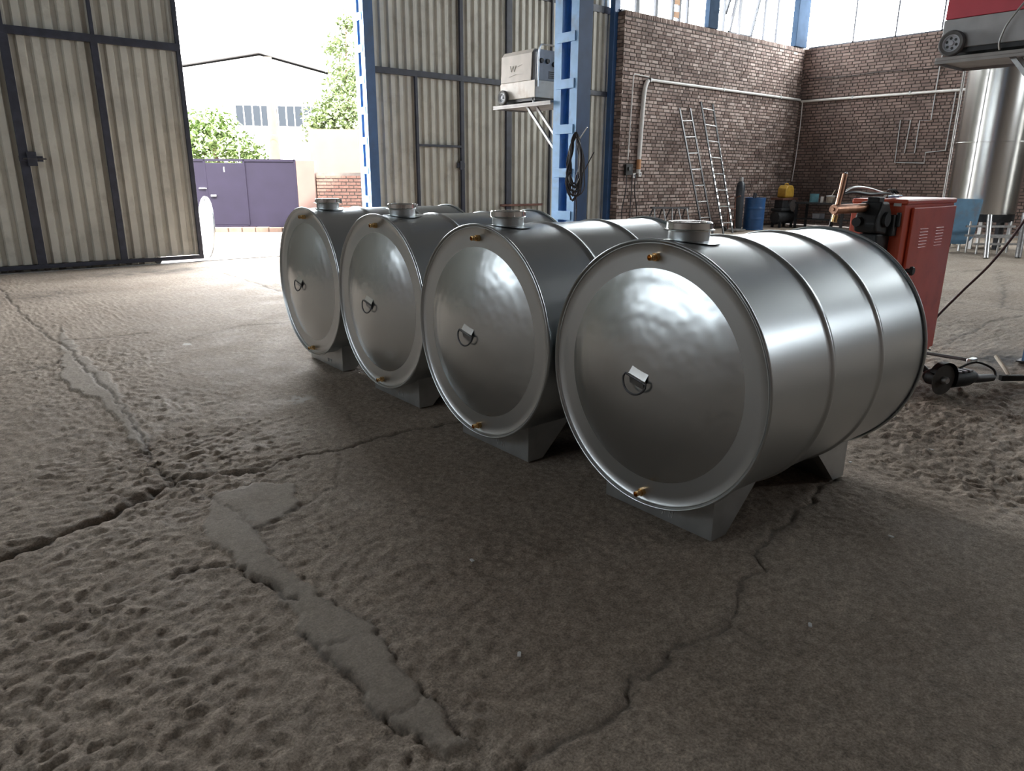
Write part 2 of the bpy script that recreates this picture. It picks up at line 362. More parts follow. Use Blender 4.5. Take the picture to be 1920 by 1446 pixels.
def inside(X, Y, pl):
    r = np.zeros(X.shape, bool); n = len(pl)
    for i in range(n):
        (ax, ay), (bx, by) = pl[i], pl[(i + 1) % n]
        if ay == by: continue
        r ^= ((ay > Y) != (by > Y)) & (X < (bx - ax) * (Y - ay) / (by - ay) + ax)
    return r
def lines(segs):
    out = [segs[0][0]]
    for a, b, st in segs:
        n = max(1, int(round((b - a) / st))); out += list(np.linspace(a, b, n + 1)[1:])
    return np.array(out)
def make_floor():
    xs = lines([(X0, -.6, .4), (-.6, 3.9, .0115), (3.9, 7, .024), (7, 12, .07), (12, X1, .3)])
    ys = lines([(Y0, 0, .4), (0, 4.2, .0115), (4.2, 7.5, .024), (7.5, YD, .06)])
    X, Y = np.meshgrid(xs, ys, indexing='ij')
    wx = X + .05 * (vnoise(X, Y, 9, 21) - .5) + .02 * (vnoise(X, Y, 31, 22) - .5)
    wy = Y + .05 * (vnoise(X, Y, 9, 23) - .5) + .02 * (vnoise(X, Y, 31, 24) - .5)
    sm = lambda a, b, t: (lambda u: u * u * (3 - 2 * u))(np.clip((t - a) / (b - a), 0, 1))
    # how worn the surface is: rough by the gate side and beyond the tanks, smooth slab at the near right
    rough = .35 + .65 * (1 - sm(.9, 2.0, wx + .35 * (vnoise(X, Y, 1.6, 5) - .5)))
    rough = np.maximum(rough, .95 * sm(3.3, 3.9, wx + .25 * (vnoise(X, Y, 2, 6) - .5)))
    rough *= 1 + .5 * sm(3.3, 3.9, wx) * (1 - sm(6, 9, wx))
    rough *= np.where((wy < 1.12) & (wx > 1.0) & (wx < 3.4), .45, 1.0)
    rough *= .45 + .75 * vnoise(X, Y, 1.1, 8)
    p1 = np.zeros(X.shape); 
    for k in POLY: p1 = np.maximum(p1, inside(wx, wy, POLY[k]).astype(float))
    rough = np.clip(rough, .12, 1.4) * (1 - .85 * p1)
    b1 = vnoise(wx, wy, 19, 1); b2 = vnoise(wx, wy, 37, 2); b3 = vnoise(X, Y, 70, 3)
    pits = np.clip(b1 * .55 + b2 * .45 - .42, 0, 1)
    h = .004 * (vnoise(X, Y, .8, 9) - .5) + rough * (.021 * (pits - .10) + .009 * (b2 - .5) + .009 * (b3 - .5))
    h += .0035 * p1
    dirt = np.zeros(X.shape)
    for k, (dep, wd, pl) in CR.items():
        d = seg_dist(wx, wy, pl); ww = wd * (.55 + .9 * vnoise(X, Y, 6, 31))
        g = np.exp(-(d / ww) ** 2); h -= dep * g; dirt = np.maximum(dirt, np.clip(g * 1.15 - .25, 0, 1) * min(1, .25 + dep / .022))
        dirt = np.maximum(dirt, .16 * np.exp(-(d / (wd * 3.2)) ** 2))
    # main joint: the far slab sits a little higher, its edge broken away
    dm = seg_dist(wx, wy, CR['main'][2]); h -= .010 * np.exp(-(dm / .055) ** 2) * (.3 + vnoise(X, Y, 11, 40))
    stain = np.zeros(X.shape)
    for cx, cy_, rx, ry, a in ((6.85, 1.85, .5, .22, .85), (6.25, 1.66, .3, .13, .7), (5.75, 1.45, .35, .10, .55), (3.0, 12.0, 1.6, .5, .45), (1.2, 10.5, .9, .5, .3), (9, 5.5, 2.0, 1.0, .35), (14, 7, 3, 2, .4)):
        q = np.hypot((wx - cx) / rx, (wy - cy_) / ry); stain = np.maximum(stain, a * np.clip(1.25 - q, 0, 1) * (.5 + 1.3 * vnoise(X, Y, 8, 50)))
    stain = np.clip(stain, 0, .92)
    white = np.clip(1.3 - np.hypot((wx - 1.86) / .10, (wy - 4.42) / .10), 0, 1) * (vnoise(X, Y, 30, 60) > .5) * .8
    white = np.maximum(white, (np.hypot((X - 1.77) / .035, (Y - 6.6) / .05) < 1) * .8)
    h = h - .005 - .010 * rough; h = np.where(h > 0, .004 * np.tanh(h / .004), h)
    far = np.clip((np.hypot(X, Y) - 9) / 4, 0, 1); h *= (1 - .5 * far)
    nx, ny = X.shape; n = nx * ny
    me = bpy.data.meshes.new('floor')
    idx = np.arange(n).reshape(nx, ny)
    q = np.stack([idx[:-1, :-1], idx[1:, :-1], idx[1:, 1:], idx[:-1, 1:]], -1).reshape(-1, 4)
    me.vertices.add(n); me.vertices.foreach_set('co', np.stack([X, Y, h], -1).astype(np.float32).ravel())
    me.loops.add(len(q) * 4); me.loops.foreach_set('vertex_index', q.astype(np.int32).ravel())
    me.polygons.add(len(q)); me.polygons.foreach_set('loop_start', np.arange(0, len(q) * 4, 4, dtype=np.int32))
    me.polygons.foreach_set('loop_total', np.full(len(q), 4, np.int32)); me.update(calc_edges=True)
    me.polygons.foreach_set('use_smooth', np.ones(len(q), bool))
    for nm, a in (('patch', p1), ('dirt', dirt), ('stain', stain), ('white', white)):
        at = me.attributes.new(nm, 'FLOAT', 'POINT'); at.data.foreach_set('value', a.astype(np.float32).ravel())
    me.materials.append(floor_m); me.validate()
    return tag(link('floor', me), kind='structure')
make_floor()

# ------------------------------------------------------------------ walls, roof
def struct(name, mb, m, parent=None, **k):
    o = mb.build(name, m, parent, **k)
    return tag(o, kind='structure') if parent is None else o
struct('ceiling', MB().box(X0 - .3, X1 + .3, Y0 - .3, YD + .3, ZC, ZC + .15), roof_m)
# left and front walls (behind the viewer) with their window bands
struct('wall_left', MB().box(X0 - .3, X0, Y0 - .3, YD + .3, -.1, 3.1).box(X0 - .3, X0, Y0 - .3, YD + .3, 5.1, ZC).box(X0 - .3, X0, Y0 - .3, 2.5, 3.1, 5.1).box(X0 - .3, X0, 11.5, YD + .3, 3.1, 5.1), plaster)
struct('wall_front', MB().box(X0, X1 + .3, Y0 - .3, Y0, -.1, 5.0).box(X0, X1 + .3, Y0 - .3, Y0, 6.9, ZC).box(X0, 13.5, Y0 - .3, Y0, 5.0, 6.9).box(21.0, X1 + .3, Y0 - .3, Y0, 5.0, 6.9), plaster)
wb = struct('wall_back', MB().box(13.97, X1 + .3, YB + .012, YB + .3, -.1, ZS - .01).box(13.97, X1 + .3, YB, YB + .3, ZT, ZC), concrete_w)
wr = struct('wall_right', MB().box(X1 + .012, X1 + .3, Y0 - .3, YB, -.1, ZS - .01).box(X1, X1 + .3, Y0 - .3, YB, ZT, ZC).box(X1, X1 + .3, Y0 - .3, -1.0, ZS - .01, ZT), concrete_w)

# bricks: Flemish bond, each brick a box with its own tint and set-out
CH, BH, BL, HL, JT = .085, .068, .240, .115, .017
def brick_list(length, z0, z1, seed):
    r = random.Random(seed); out = []; row = 0; z = z0
    while z + BH <= z1 + .001:
        x = -(0 if row % 2 == 0 else (BL + JT) * .5 + (HL + JT) * .5) + r.uniform(-.015, .015); k = 0
        while x < length:
            L = BL if k % 2 == 0 else HL
            if r.random() < .07: L = HL if L == BL else BL
            a, b = max(x, 0), min(x + L, length)
            if b - a > .03: out.append((a, b, z, z + BH * r.uniform(.94, 1.03), r.random() ** 1.15, r.uniform(0, .006)))
            x += L + JT * r.uniform(.8, 1.25); k += 1
        z += CH; row += 1
    return out
def brick_geo(entries):
    """entries: list of (corner fn) -> verts/faces/tints"""
    V = []; F = []; T = []
    for P, tint in entries:
        k = len(V); V += P
        F += [(k, k + 1, k + 2, k + 3), (k, k + 4, k + 5, k + 1), (k + 1, k + 5, k + 6, k + 2), (k + 2, k + 6, k + 7, k + 3), (k + 3, k + 7, k + 4, k)]
        T += [tint] * 8
    return V, F, T
def brick_mesh(name, entries):
    V, F, T = brick_geo(entries); me = bpy.data.meshes.new(name); me.from_pydata(V, [], F)
    at = me.attributes.new('tint', 'FLOAT', 'POINT'); at.data.foreach_set('value', T)
    me.materials.append(brick_m)
    bm = bmesh.new(); bm.from_mesh(me); bmesh.ops.recalc_face_normals(bm, faces=bm.faces); bm.to_mesh(me); bm.free()
    return me
def wall_bricks(parent, blist, to_world, score, soldier=()):
    """to_world(s, depth, z): depth measured out of the wall face"""
    def corners(a, b, z0, z1, out, c=.003):
        f = [(a + c, z0 + c), (b - c, z0 + c), (b - c, z1 - c), (a + c, z1 - c)]; g = [(a, z0), (b, z0), (b, z1), (a, z1)]
        return [to_world(s, out, z) for s, z in f] + [to_world(s, -.02, z) for s, z in g]
    order = sorted(range(len(blist)), key=lambda i: score(blist[i]))
    near = set(order[:300]); cache = {}
    for i in order[:300]:
        a, b, z0, z1, t, o = blist[i]
        kind = (round((b - a) / .01), int(t * 8))
        if kind not in cache:
            L = kind[0] * .01 if abs(kind[0] * .01 - (b - a)) < .02 else b - a
            P0 = Vector(to_world(0, 0, 0))
            P = [tuple(Vector(to_world(s, d, z)) - P0) for s, d, z in ((.003, .004, .003), (b - a - .003, .004, .003), (b - a - .003, .004, BH - .003), (.003, .004, BH - .003), (0, -.02, 0), (b - a, -.02, 0), (b - a, -.02, BH), (0, -.02, BH))]
            cache[kind] = brick_mesh('brick', [(P, (kind[1] + .5) / 8)])
        ob = link('brick', cache[kind], parent); ob.location = to_world(a, o - .003, z0)
    rest = [(corners(*blist[i][:4], blist[i][5]), blist[i][4]) for i in range(len(blist)) if i not in near]
    rest += [(corners(*q[:4], q[5]), q[4]) for q in soldier]
    tag(link('brickwork', brick_mesh('brickwork', rest), parent), kind='stuff')
bl = brick_list(X1 - 13.95, .062, ZS - .12, 3)
sold = []; x = 0
while x < X1 - 13.95:
    sold.append((x, x + .058, ZS - .112, ZS + random.uniform(-.006, .004), random.random() * .8, random.uniform(.0, .008))); x += .068
wall_bricks(wb, bl, lambda s, d, z: (13.95 + s, YB - d, z),
            lambda q: math.hypot(13.95 + q[0], YB, q[2] - 1.4) + (50 if q[2] < 1.1 or q[0] < .05 else 0), sold)
# the short return of the brick pier beside the gate
tag(link('brickwork', brick_mesh('brickwork', [([(13.95 - o, YB + .4 - a, z) for a, z, o in ((q[0], q[2], q[5]), (q[1], q[2], q[5]), (q[1], q[3], q[5]), (q[0], q[3], q[5]))] + [(13.97, YB + .4 - a, z) for a, z in ((q[0], q[2]), (q[1], q[2]), (q[1], q[3]), (q[0], q[3]))], q[4]) for q in brick_list(.4, 0, ZS, 9)]), wb), kind='stuff')
bl2 = brick_list(9.0, .025, ZS, 4)
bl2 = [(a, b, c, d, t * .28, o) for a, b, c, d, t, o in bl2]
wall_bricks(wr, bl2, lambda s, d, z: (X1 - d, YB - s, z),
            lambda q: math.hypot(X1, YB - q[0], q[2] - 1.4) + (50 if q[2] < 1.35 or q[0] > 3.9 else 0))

# ------------------------------------------------------------------ windows
def window_band(name, horiz, a, b, fixed, z0, z1, xs, pane_ok=lambda i: True, sgn=1, m=frame_d, gl=None):
    """horiz 'X': runs along x at y=fixed; 'Y': runs along y at x=fixed"""
    root = tag(MB().box(*((a, b, fixed - .03, fixed + .03) if horiz == 'X' else (fixed - .03, fixed + .03, a, b)), z0, z0 + .05)
               .box(*((a, b, fixed - .03, fixed + .03) if horiz == 'X' else (fixed - .03, fixed + .03, a, b)), z1 - .05, z1).build(name, m, smooth=False), kind='structure')
    for x, wd in xs:
        q = (x - wd / 2, x + wd / 2, fixed - .03, fixed + .03) if horiz == 'X' else (fixed - .03, fixed + .03, x - wd / 2, x + wd / 2)
        MB().box(*q, z0, z1).build('mullion', m, root, smooth=False)
    e = [a] + [x for x, _ in xs] + [b]
    for i, (p, q_) in enumerate(zip(e[:-1], e[1:])):
        if not pane_ok(i) or q_ - p < .1: continue
        q = (p + .02, q_ - .02, fixed - .004, fixed + .004) if horiz == 'X' else (fixed - .004, fixed + .004, p + .02, q_ - .02)
        MB().box(*q, z0 + .03, z1 - .03).build('pane', gl or glass, root, smooth=False)
    return root
w1 = window_band('window_1', 'X', 14.0, 17.2, YB + .2, ZS, ZT, [(14.58, .13), (15.28, .10), (15.92, .08), (16.20, .08), (16.52, .07)])
w2 = window_band('window_2', 'X', 17.6, 21.5, YB + .2, ZS, ZT, [(18.12, .05), (18.85, .08), (20.10, .07), (20.75, .05)], lambda i: i not in (1, 2))
for o, q in ((w1, None),):
    for k in range(6): MB().box(15.95, 16.17, YB + .17, YB + .2, ZS + .12 + k * .3, ZS + .26 + k * .3, ).build('louvre_slat', oxide, o, smooth=False)
def sash(parent, x0, x1, z0, z1, tilt):
    """top-hung casement pushed outwards"""
    R = Matrix.Rotation(tilt, 3, 'X'); o = (0, YB + .2, z1); h = z1 - z0
    mb = MB()
    for q in ((x0, x0 + .08, -.03, .03, -h, 0), (x1 - .08, x1, -.03, .03, -h, 0), (x0, x1, -.03, .03, -h, -h + .08), (x0, x1, -.02, .02, -.05, 0)): mb.box(*q, R, o)
    s = mb.build('casement', frame_d, parent, smooth=False)
    MB().box(x0 + .05, x1 - .05, -.004, .004, -h + .05, -.05, R, o).build('pane', glass, s, smooth=False)
sash(w2, 18.2, 18.8, 5.75, ZT - .1, math.radians(18)); sash(w2, 18.9, 20.05, ZS + .08, ZT - .1, math.radians(12))
tag(MB().box(17.16, 17.58, YB - .03, YB + .12, ZS + .005, ZC).build('trim_1', blue_w, smooth=False, bevel=.01), kind='structure')
tag(MB().box(21.45, 22.08, YB - .06, YB + .12, ZS + .01, ZC).build('trim_2', blue_w, smooth=False, bevel=.01), kind='structure')
window_band('window_3', 'Y', -1.0, 12.55, X1 + .15, ZS, ZT, [(y, .04) for y in np.arange(.4, 12.4, 1.2)])
window_band('window_4', 'Y', 2.5, 11.5, X0 - .15, 3.1, 5.1, [(y, .55) for y in np.arange(4, 11, 1.5)], gl=glass_e)
window_band('window_5', 'X', 13.5, 21.0, Y0 - .15, 5.0, 6.9, [(y, .40) for y in np.arange(15, 20.5, 1.5)], gl=glass_d)

# ------------------------------------------------------------------ corrugated gate wall
def corr(x0, x1, z0, z1, y, pitch=.19, dep=.05, phase=0.0):
    pr = []; k = math.floor((x0 - phase) / pitch) - 1
    pts = []
    while True:
        b = phase + k * pitch
        pts += [(b, 0), (b + .46 * pitch, 0), (b + .58 * pitch, dep), (b + .88 * pitch, dep)]
        k += 1
        if b > x1: break
    def yat(x):
        for (a, ya), (c, yc) in zip(pts[:-1], pts[1:]):
            if a <= x <= c: return ya + (yc - ya) * (x - a) / max(c - a, 1e-9)
        return 0
    px = [(x0, yat(x0))] + [p for p in pts if x0 < p[0] < x1] + [(x1, yat(x1))]
    mb = MB(); n = len(px); th = .003
    vs = [(x, y + d, z) for z in (z0, z1) for x, d in px] + [(x, y + d + th, z) for z in (z0, z1) for x, d in px]
    fs = [(i, i + 1, n + i + 1, n + i) for i in range(n - 1)] + [(2 * n + i, 3 * n + i, 3 * n + i + 1, 2 * n + i + 1) for i in range(n - 1)]
    fs += [(0, n, 3 * n, 2 * n), (n - 1, 3 * n - 1, 4 * n - 1, 2 * n - 1)]
    fs += [(i, 2 * n + i, 2 * n + i + 1, i + 1) for i in range(n - 1)] + [(n + i, n + i + 1, 3 * n + i + 1, 3 * n + i) for i in range(n - 1)]
    return mb.add(vs, fs)
# fixed sheeting: left of the opening (behind the sliding leaf) and above the gate
struct('wall_gate_side', corr(X0, 3.3, -.05, 5.3, YD + .22), sheet, smooth=False)
struct('wall_gate_top', corr(X0, 14.0, 5.25, ZC, YD + .12), sheet, smooth=False)
tag(MB().box(X0, 14.0, YD + .02, YD + .12, 5.15, 5.3).build('trim_3', frame_d, smooth=False), kind='structure')

# sliding leaf at the left (door_1)
d1 = tag(bpy.data.objects.new('door_1', None), kind='structure'); C.objects.link(d1)
ZH = 3.37
def bars(parent, lst, m=frame_d, name='frame_bar'):
    for a, b, wd, y in lst:   # bar between (x,z) points
        if a[0] == b[0]: MB().box(a[0] - wd / 2, a[0] + wd / 2, y - .025, y + .03, a[1], b[1]).build(name, m, parent, smooth=False, bevel=.004)
        else: MB().box(a[0], b[0], y - .025, y + .03, a[1] - wd / 2, a[1] + wd / 2).build(name, m, parent, smooth=False, bevel=.004)
yl = YD
LB = [.40, 1.57, 2.70, 3.89]
for i in range(3):
    for z0, z1 in ((.09, ZH), (ZH, 5.1)):
        corr(LB[i], LB[i + 1], z0 + (.02 if z0 < 1 else 0), z1, yl + .032, phase=LB[0]).build('corrugated_sheet', sheet, d1, smooth=False)
bars(d1, [((.43, .05), (.43, 5.12), .08, yl), ((1.57, .05), (1.57, 3.42), .115, yl), ((1.57, 3.42), (1.57, 5.1), .05, yl), ((2.70, .05), (2.70, 3.42), .095, yl), ((2.70, 3.42), (2.70, 5.1), .05, yl), ((3.90, .05), (3.90, 5.12), .065, yl)])
bars(d1, [((.4, .075), (3.93, .075), .06, yl - .004), ((.4, ZH), (3.93, ZH), .11, yl - .004), ((.4, 5.1), (3.93, 5.1), .07, yl - .004)])
lk = MB().box(1.50, 1.80, yl - .05, yl - .02, 1.60, 1.68).box(1.60, 1.72, yl - .07, yl - .03, 1.54, 1.74).build('lock_box', frame_d, d1, bevel=.005)
MB().tube([(1.55, yl - .06, 1.64), (1.84, yl - .06, 1.64)], .012).build('bolt', steel_dark, lk)
for hx in (.9, 3.2): MB().lathe([(0, -.02), (.05, -.02), (.055, -.006), (.045, 0), (.055, .006), (.05, .02), (0, .02)], 16, 'Y', (hx, yl, .055)).build('roller', steel_dark, d1)
tag(MB().box(-.5, 7.2, YD - .02, YD + .02, -.03, .008).build('trim_4', steel_mid, smooth=False), kind='structure')

# closed leaf with a wicket door (door_2)
d2 = tag(bpy.data.objects.new('door_2', None), kind='structure'); C.objects.link(d2)
DB = [7.25, 8.35, 9.47, 10.74, 12.0, 13.2, 13.98]
for i in range(6):
    for z0, z1 in ((.08, ZH), (ZH, 5.2)):
        corr(DB[i], DB[i + 1], z0, z1, yl + .032, pitch=.185, phase=DB[0]).build('corrugated_sheet', sheet, d2, smooth=False)
bars(d2, [((8.35, .05), (8.35, ZH), .06, yl), ((9.47, .05), (9.47, 5.2), .085, yl), ((10.74, .05), (10.74, 5.2), .15, yl), ((12.0, .05), (12.0, 5.2), .05, yl), ((13.2, .05), (13.2, 5.2), .06, yl), ((7.28, .05), (7.28, 5.2), .07, yl)])
bars(d2, [((7.25, ZH), (13.98, ZH), .11, yl - .004), ((7.25, .08), (13.98, .08), .08, yl - .004), ((8.38, 2.03), (9.43, 2.03), .045, yl - .002)])
bars(d2, [((10.5, .80), (11.75, .80), .05, yl - .03)], rust, 'latch_bar')
MB().box(9.30, 9.50, yl - .05, yl - .02, 1.60, 1.70).box(9.36, 9.46, yl - .075, yl - .03, 1.56, 1.74).build('lock_box', frame_d, d2, bevel=.005)
tag(MB().box(13.83, 14.02, YD - .18, YD - .03, 0, ZC).build('trim_5', blue_d, smooth=False, bevel=.008), kind='structure')

# ------------------------------------------------------------------ blue laced columns
def column(loc, label, z1, battens, wx=.24, wy=.43, pl=.115):
    t = thing('steel_column', label, 'column', loc, 0, 'blue laced steel columns')
    fw = .135
    for s in (0, 1):   # channel sections: web on the +-y side, flanges turned in
        y0 = 0 if s == 0 else wy
        k = 1 if s == 0 else -1
        poly = [(0, y0), (wx, y0), (wx, y0 + k * fw), (wx - .014, y0 + k * fw), (wx - .014, y0 + k * .012), (.014, y0 + k * .012), (.014, y0 + k * fw), (0, y0 + k * fw)]
        MB().prism(poly, 0.012, z1, 'XY').build('channel', blue_d if False else blue_l if s == 1 else blue_l, t, smooth=False)
    MB().box(0.0, wx, -.003, -.0005, .012, z1).build('shaded_web_face', blue_d, t, smooth=False)  # thin skin over the web, the side's shade put into its darker blue
    for z in battens:
        MB().box(-.012, -.001, .05, wy - .05, z - pl / 2, z + pl / 2).build('batten_plate', blue_l, t, smooth=False, bevel=.003)
        MB().box(wx + .001, wx + .012, .05, wy - .05, z - pl / 2, z + pl / 2).build('batten_plate', blue_l, t, smooth=False)
    MB().box(-.03, wx + .03, -.03, wy + .03, 0, .012).build('base_plate', steel_dark, t, smooth=False)
    return t
bz = [.39 + .545 * k for k in range(14)]
column((6.85, 6.94, 0), 'blue laced steel column carrying the cream welding machine and cable coil', ZC, bz)
column((7.03, 12.62, 0), 'blue laced steel column at the right jamb of the open gate', ZC, [.46 + .533 * k for k in range(14)], .20, .37, .13)
column((6.85, 1.265, 0), 'blue laced steel column at right edge, carrying the red machine shelf', ZC, bz)

# ------------------------------------------------------------------ tanks
TL, TR = 1.275, .545
ZCt = .65
def make_tank():
    t = thing('fuel_tank', 'x', 'tank', (0, 0, 0), 0, 'galvanised cylindrical tanks in a row')
    MB().lathe([(TR - .006, .004), (TR, .004)] + [(TR, x) for x in np.linspace(.02, TL - .02, 12)] + [(TR, TL - .004), (TR - .006, TL - .004)], 128, 'X', (0, 0, ZCt)).build('shell', galv, t)
    for xr in (.44, .85):
        prof = [(TR - .002, xr - .034), (TR + .0005, xr - .028)] + [(TR + .010 * math.cos(a) ** 1.3, xr + .022 * a / (PI / 2)) for a in np.linspace(-PI / 2 + .05, PI / 2 - .05, 9)] + [(TR + .0005, xr + .028), (TR - .002, xr + .034)]
        MB().lathe(prof, 128, 'X', (0, 0, ZCt)).build('rib', galv, t)
    for xe, sg in ((0, 1), (TL, -1)):
        prof = [(TR + .007 + .006 * math.cos(a), xe + sg * .004 + .0075 * math.sin(a)) for a in np.linspace(0, 2 * PI, 13)]
        MB().lathe(prof, 128, 'X', (0, 0, ZCt)).build('seam_rim', galv, t)
        rd = .438
        flat = [(TR + .002, xe - sg * .001), (TR - .004, xe + sg * .006), (TR - .009, xe + sg * .011)] + [(r, xe + sg * .012) for r in (.50, .47, rd + .004)]
        dome = []
        for r in np.linspace(rd + .004, 0, 22):
            u = min(r / rd, 1); dome.append((r, xe + sg * (.012 - .072 * (1 - u ** 2) ** 1.02)))
        e = MB().lathe(flat, 128, 'X', (0, 0, ZCt)).build('end_flange', galv_flat, t, ang=60)
        MB().lathe(dome, 128, 'X', (0, 0, ZCt)).build('end_dome', galv_dome, t, ang=60)
    # brass fittings: hex nut, collar and open barb
    for z, y in ((1.137, .0), (.145, .0)):
        f = MB().lathe([(.0175, .012), (.0175, -.006), (.0, -.006)], 6, 'X', (0, y, z)).build('brass_fitting', brass, t, smooth=False)
        MB().lathe([(.0125, -.004), (.0125, -.018), (.0105, -.020), (.0125, -.023), (.0125, -.034), (.0098, -.035), (.0088, -.012), (0, -.010)], 20, 'X', (0, y, z)).build('spigot', brass, f)
    # folded lifting handle on the dome
    hx = -.060
    h = MB().prism([(-.013, .004), (-.011, .005), (.006, .040), (.004, .041)], -.044, .044).build('handle', chrome, t, loc=(hx, 0, ZCt + .01))
    MB().prism([(-.013, -.004), (-.011, -.005), (.004, -.038), (.002, -.039)], -.040, .036).build('lower_flap', steel_mid, h)
    h.rotation_euler = (math.radians(14), 0, 0)
    MB().tube([(-.012, -.046, 0), (-.012, .046, 0)], .0065, 10).build('hinge_roll', chrome, h)
    MB().tube([(-.016, -.056, 0), (-.016, .056, 0)] + [(-.018 - .010 * math.sin(PI * k / 20), .060 * math.cos(PI * k / 20), -.006 - .056 * math.sin(PI * k / 20)) for k in range(1, 20)], .0044, 8, True).build('ring', steel_dark, h)
    # filler neck, collar plate and lid
    zt = ZCt + TR
    n = MB().lathe([(.082, zt - .012), (.082, zt + .048), (.076, zt + .048), (.076, zt + .01)], 48, 'Z', (.20, 0, 0)).build('filler_neck', galv, t)
    cv = []; cf = []; K = 40
    for r in (.080, .128):
        for k in range(K):
            a = 2 * PI * k / K; x = .20 + r * math.cos(a) * (1.0 if r < .1 else .92); y = r * math.sin(a); cv.append((x, y, ZCt + math.sqrt((TR + .004) ** 2 - y * y)))
    cf = [(k, (k + 1) % K, K + (k + 1) % K, K + k) for k in range(K)]
    MB().add(cv, cf).build('collar_plate', galv, n)
    lid = MB().lathe([(.086, zt + .036), (.100, zt + .037), (.101, zt + .041), (.092, zt + .044), (.091, zt + .066), (.086, zt + .071), (.070, zt + .070), (.066, zt + .064), (.040, zt + .064), (.036, zt + .068), (0, zt + .069)], 48, 'Z', (.20, 0, 0)).build('lid', chrome, t)
    mb = MB()
    for k in range(16):
        a = 2 * PI * k / 16; mb.bar((.20 + .044 * math.cos(a), .044 * math.sin(a), zt + .067), (.20 + .062 * math.cos(a), .062 * math.sin(a), zt + .067), .007, .004)
    mb.build('lid_ribs', chrome, lid)
    MB().box(.276, .312, -.013, .013, zt + .034, zt + .066).build('latch', steel_mid, lid, bevel=.004)
    # folded sheet saddles: upright plate at the tank end, raked back plate, cheeks
    for xf, sg in ((.105, 1), (TL - .075, -1)):
        W = .295; ny = 15; ys = np.linspace(-W, W, ny); vs = []; fs = []
        for y in ys:
            zt_ = ZCt - math.sqrt(TR ** 2 - y * y) + .004
            vs += [(xf, y, 0), (xf, y, zt_), (xf + sg * (.10 + .20 * min(zt_ / .19, 1)), y, zt_), (xf + sg * .10, y, 0)]
        for i in range(ny - 1):
            a, b = i * 4, i * 4 + 4
            for q in range(4): fs.append((a + q, a + (q + 1) % 4, b + (q + 1) % 4, b + q))
        fs += [(0, 1, 2, 3), tuple((ny - 1) * 4 + q for q in range(4))]
        s = MB().add(vs, fs).build('saddle', galv_dull, t, smooth=False)
        if sg == 1:
            x = xf - .0012; mb = MB()
            for k, (a, b) in enumerate([((-.07, .075), (-.062, .045)), ((-.062, .045), (-.050, .078)), ((-.050, .078), (-.042, .046)), ((-.025, .045), (-.022, .074)), ((-.022, .074), (-.008, .048)), ((-.008, .048), (-.004, .076))]):
                mb.bar((x, -a[0] - .10, a[1] - .02), (x, -b[0] - .10, b[1] - .02), .0015, .003, up=(1, 0, 0))
            mb.build('chalk_mark', chalk, s, smooth=False)
    return t
tank = make_tank()
TANKS = [((2.227, 1.800, 0), -.6, 14, 'nearest galvanised drum tank, domed front fully in view beside the red spot welder'),
         ((2.205, 2.915, 0), -1.0, 13, 'second galvanised drum tank counting from the red spot welder'),
         ((2.262, 4.040, 0), -1.15, 12, 'third galvanised drum tank counting from the red spot welder'),
         ((2.303, 5.168, 0), -1.6, 11, 'farthest galvanised drum tank of the row, nearest the open gate')]
copies = [tank] + [copy_tree(tank) for _ in range(3)]
for o, (l, a, ha, lb) in zip(copies, TANKS):
    o.location = l; o.rotation_euler = (0, 0, math.radians(a)); o['label'] = lb
    for ch in o.children:
        if ch.name.startswith('handle'): ch.rotation_euler = (math.radians(ha), 0, 0)

# spare end dome standing on edge outside the gate
t = thing('tank_end_disc', 'pale galvanised dished disc standing on edge in the yard behind the sliding leaf', 'disc', (4.12, 13.45, 0), math.radians(-4))
t.rotation_euler = (0, math.radians(4), math.radians(-4))
MB().lathe([(.53, .03), (.535, .0), (.52, 0), (.44, .004)] + [(r, .004 - .07 * (1 - (r / .44) ** 2)) for r in np.linspace(.43, 0, 14)], 64, 'X', (0, 0, .535)).build('disc', galv_dull, t, ang=60)
MB().lathe([(.02, -.02), (.02, .01)], 12, 'X', (0, 0, 1.01)).build('spigot', galv, t)

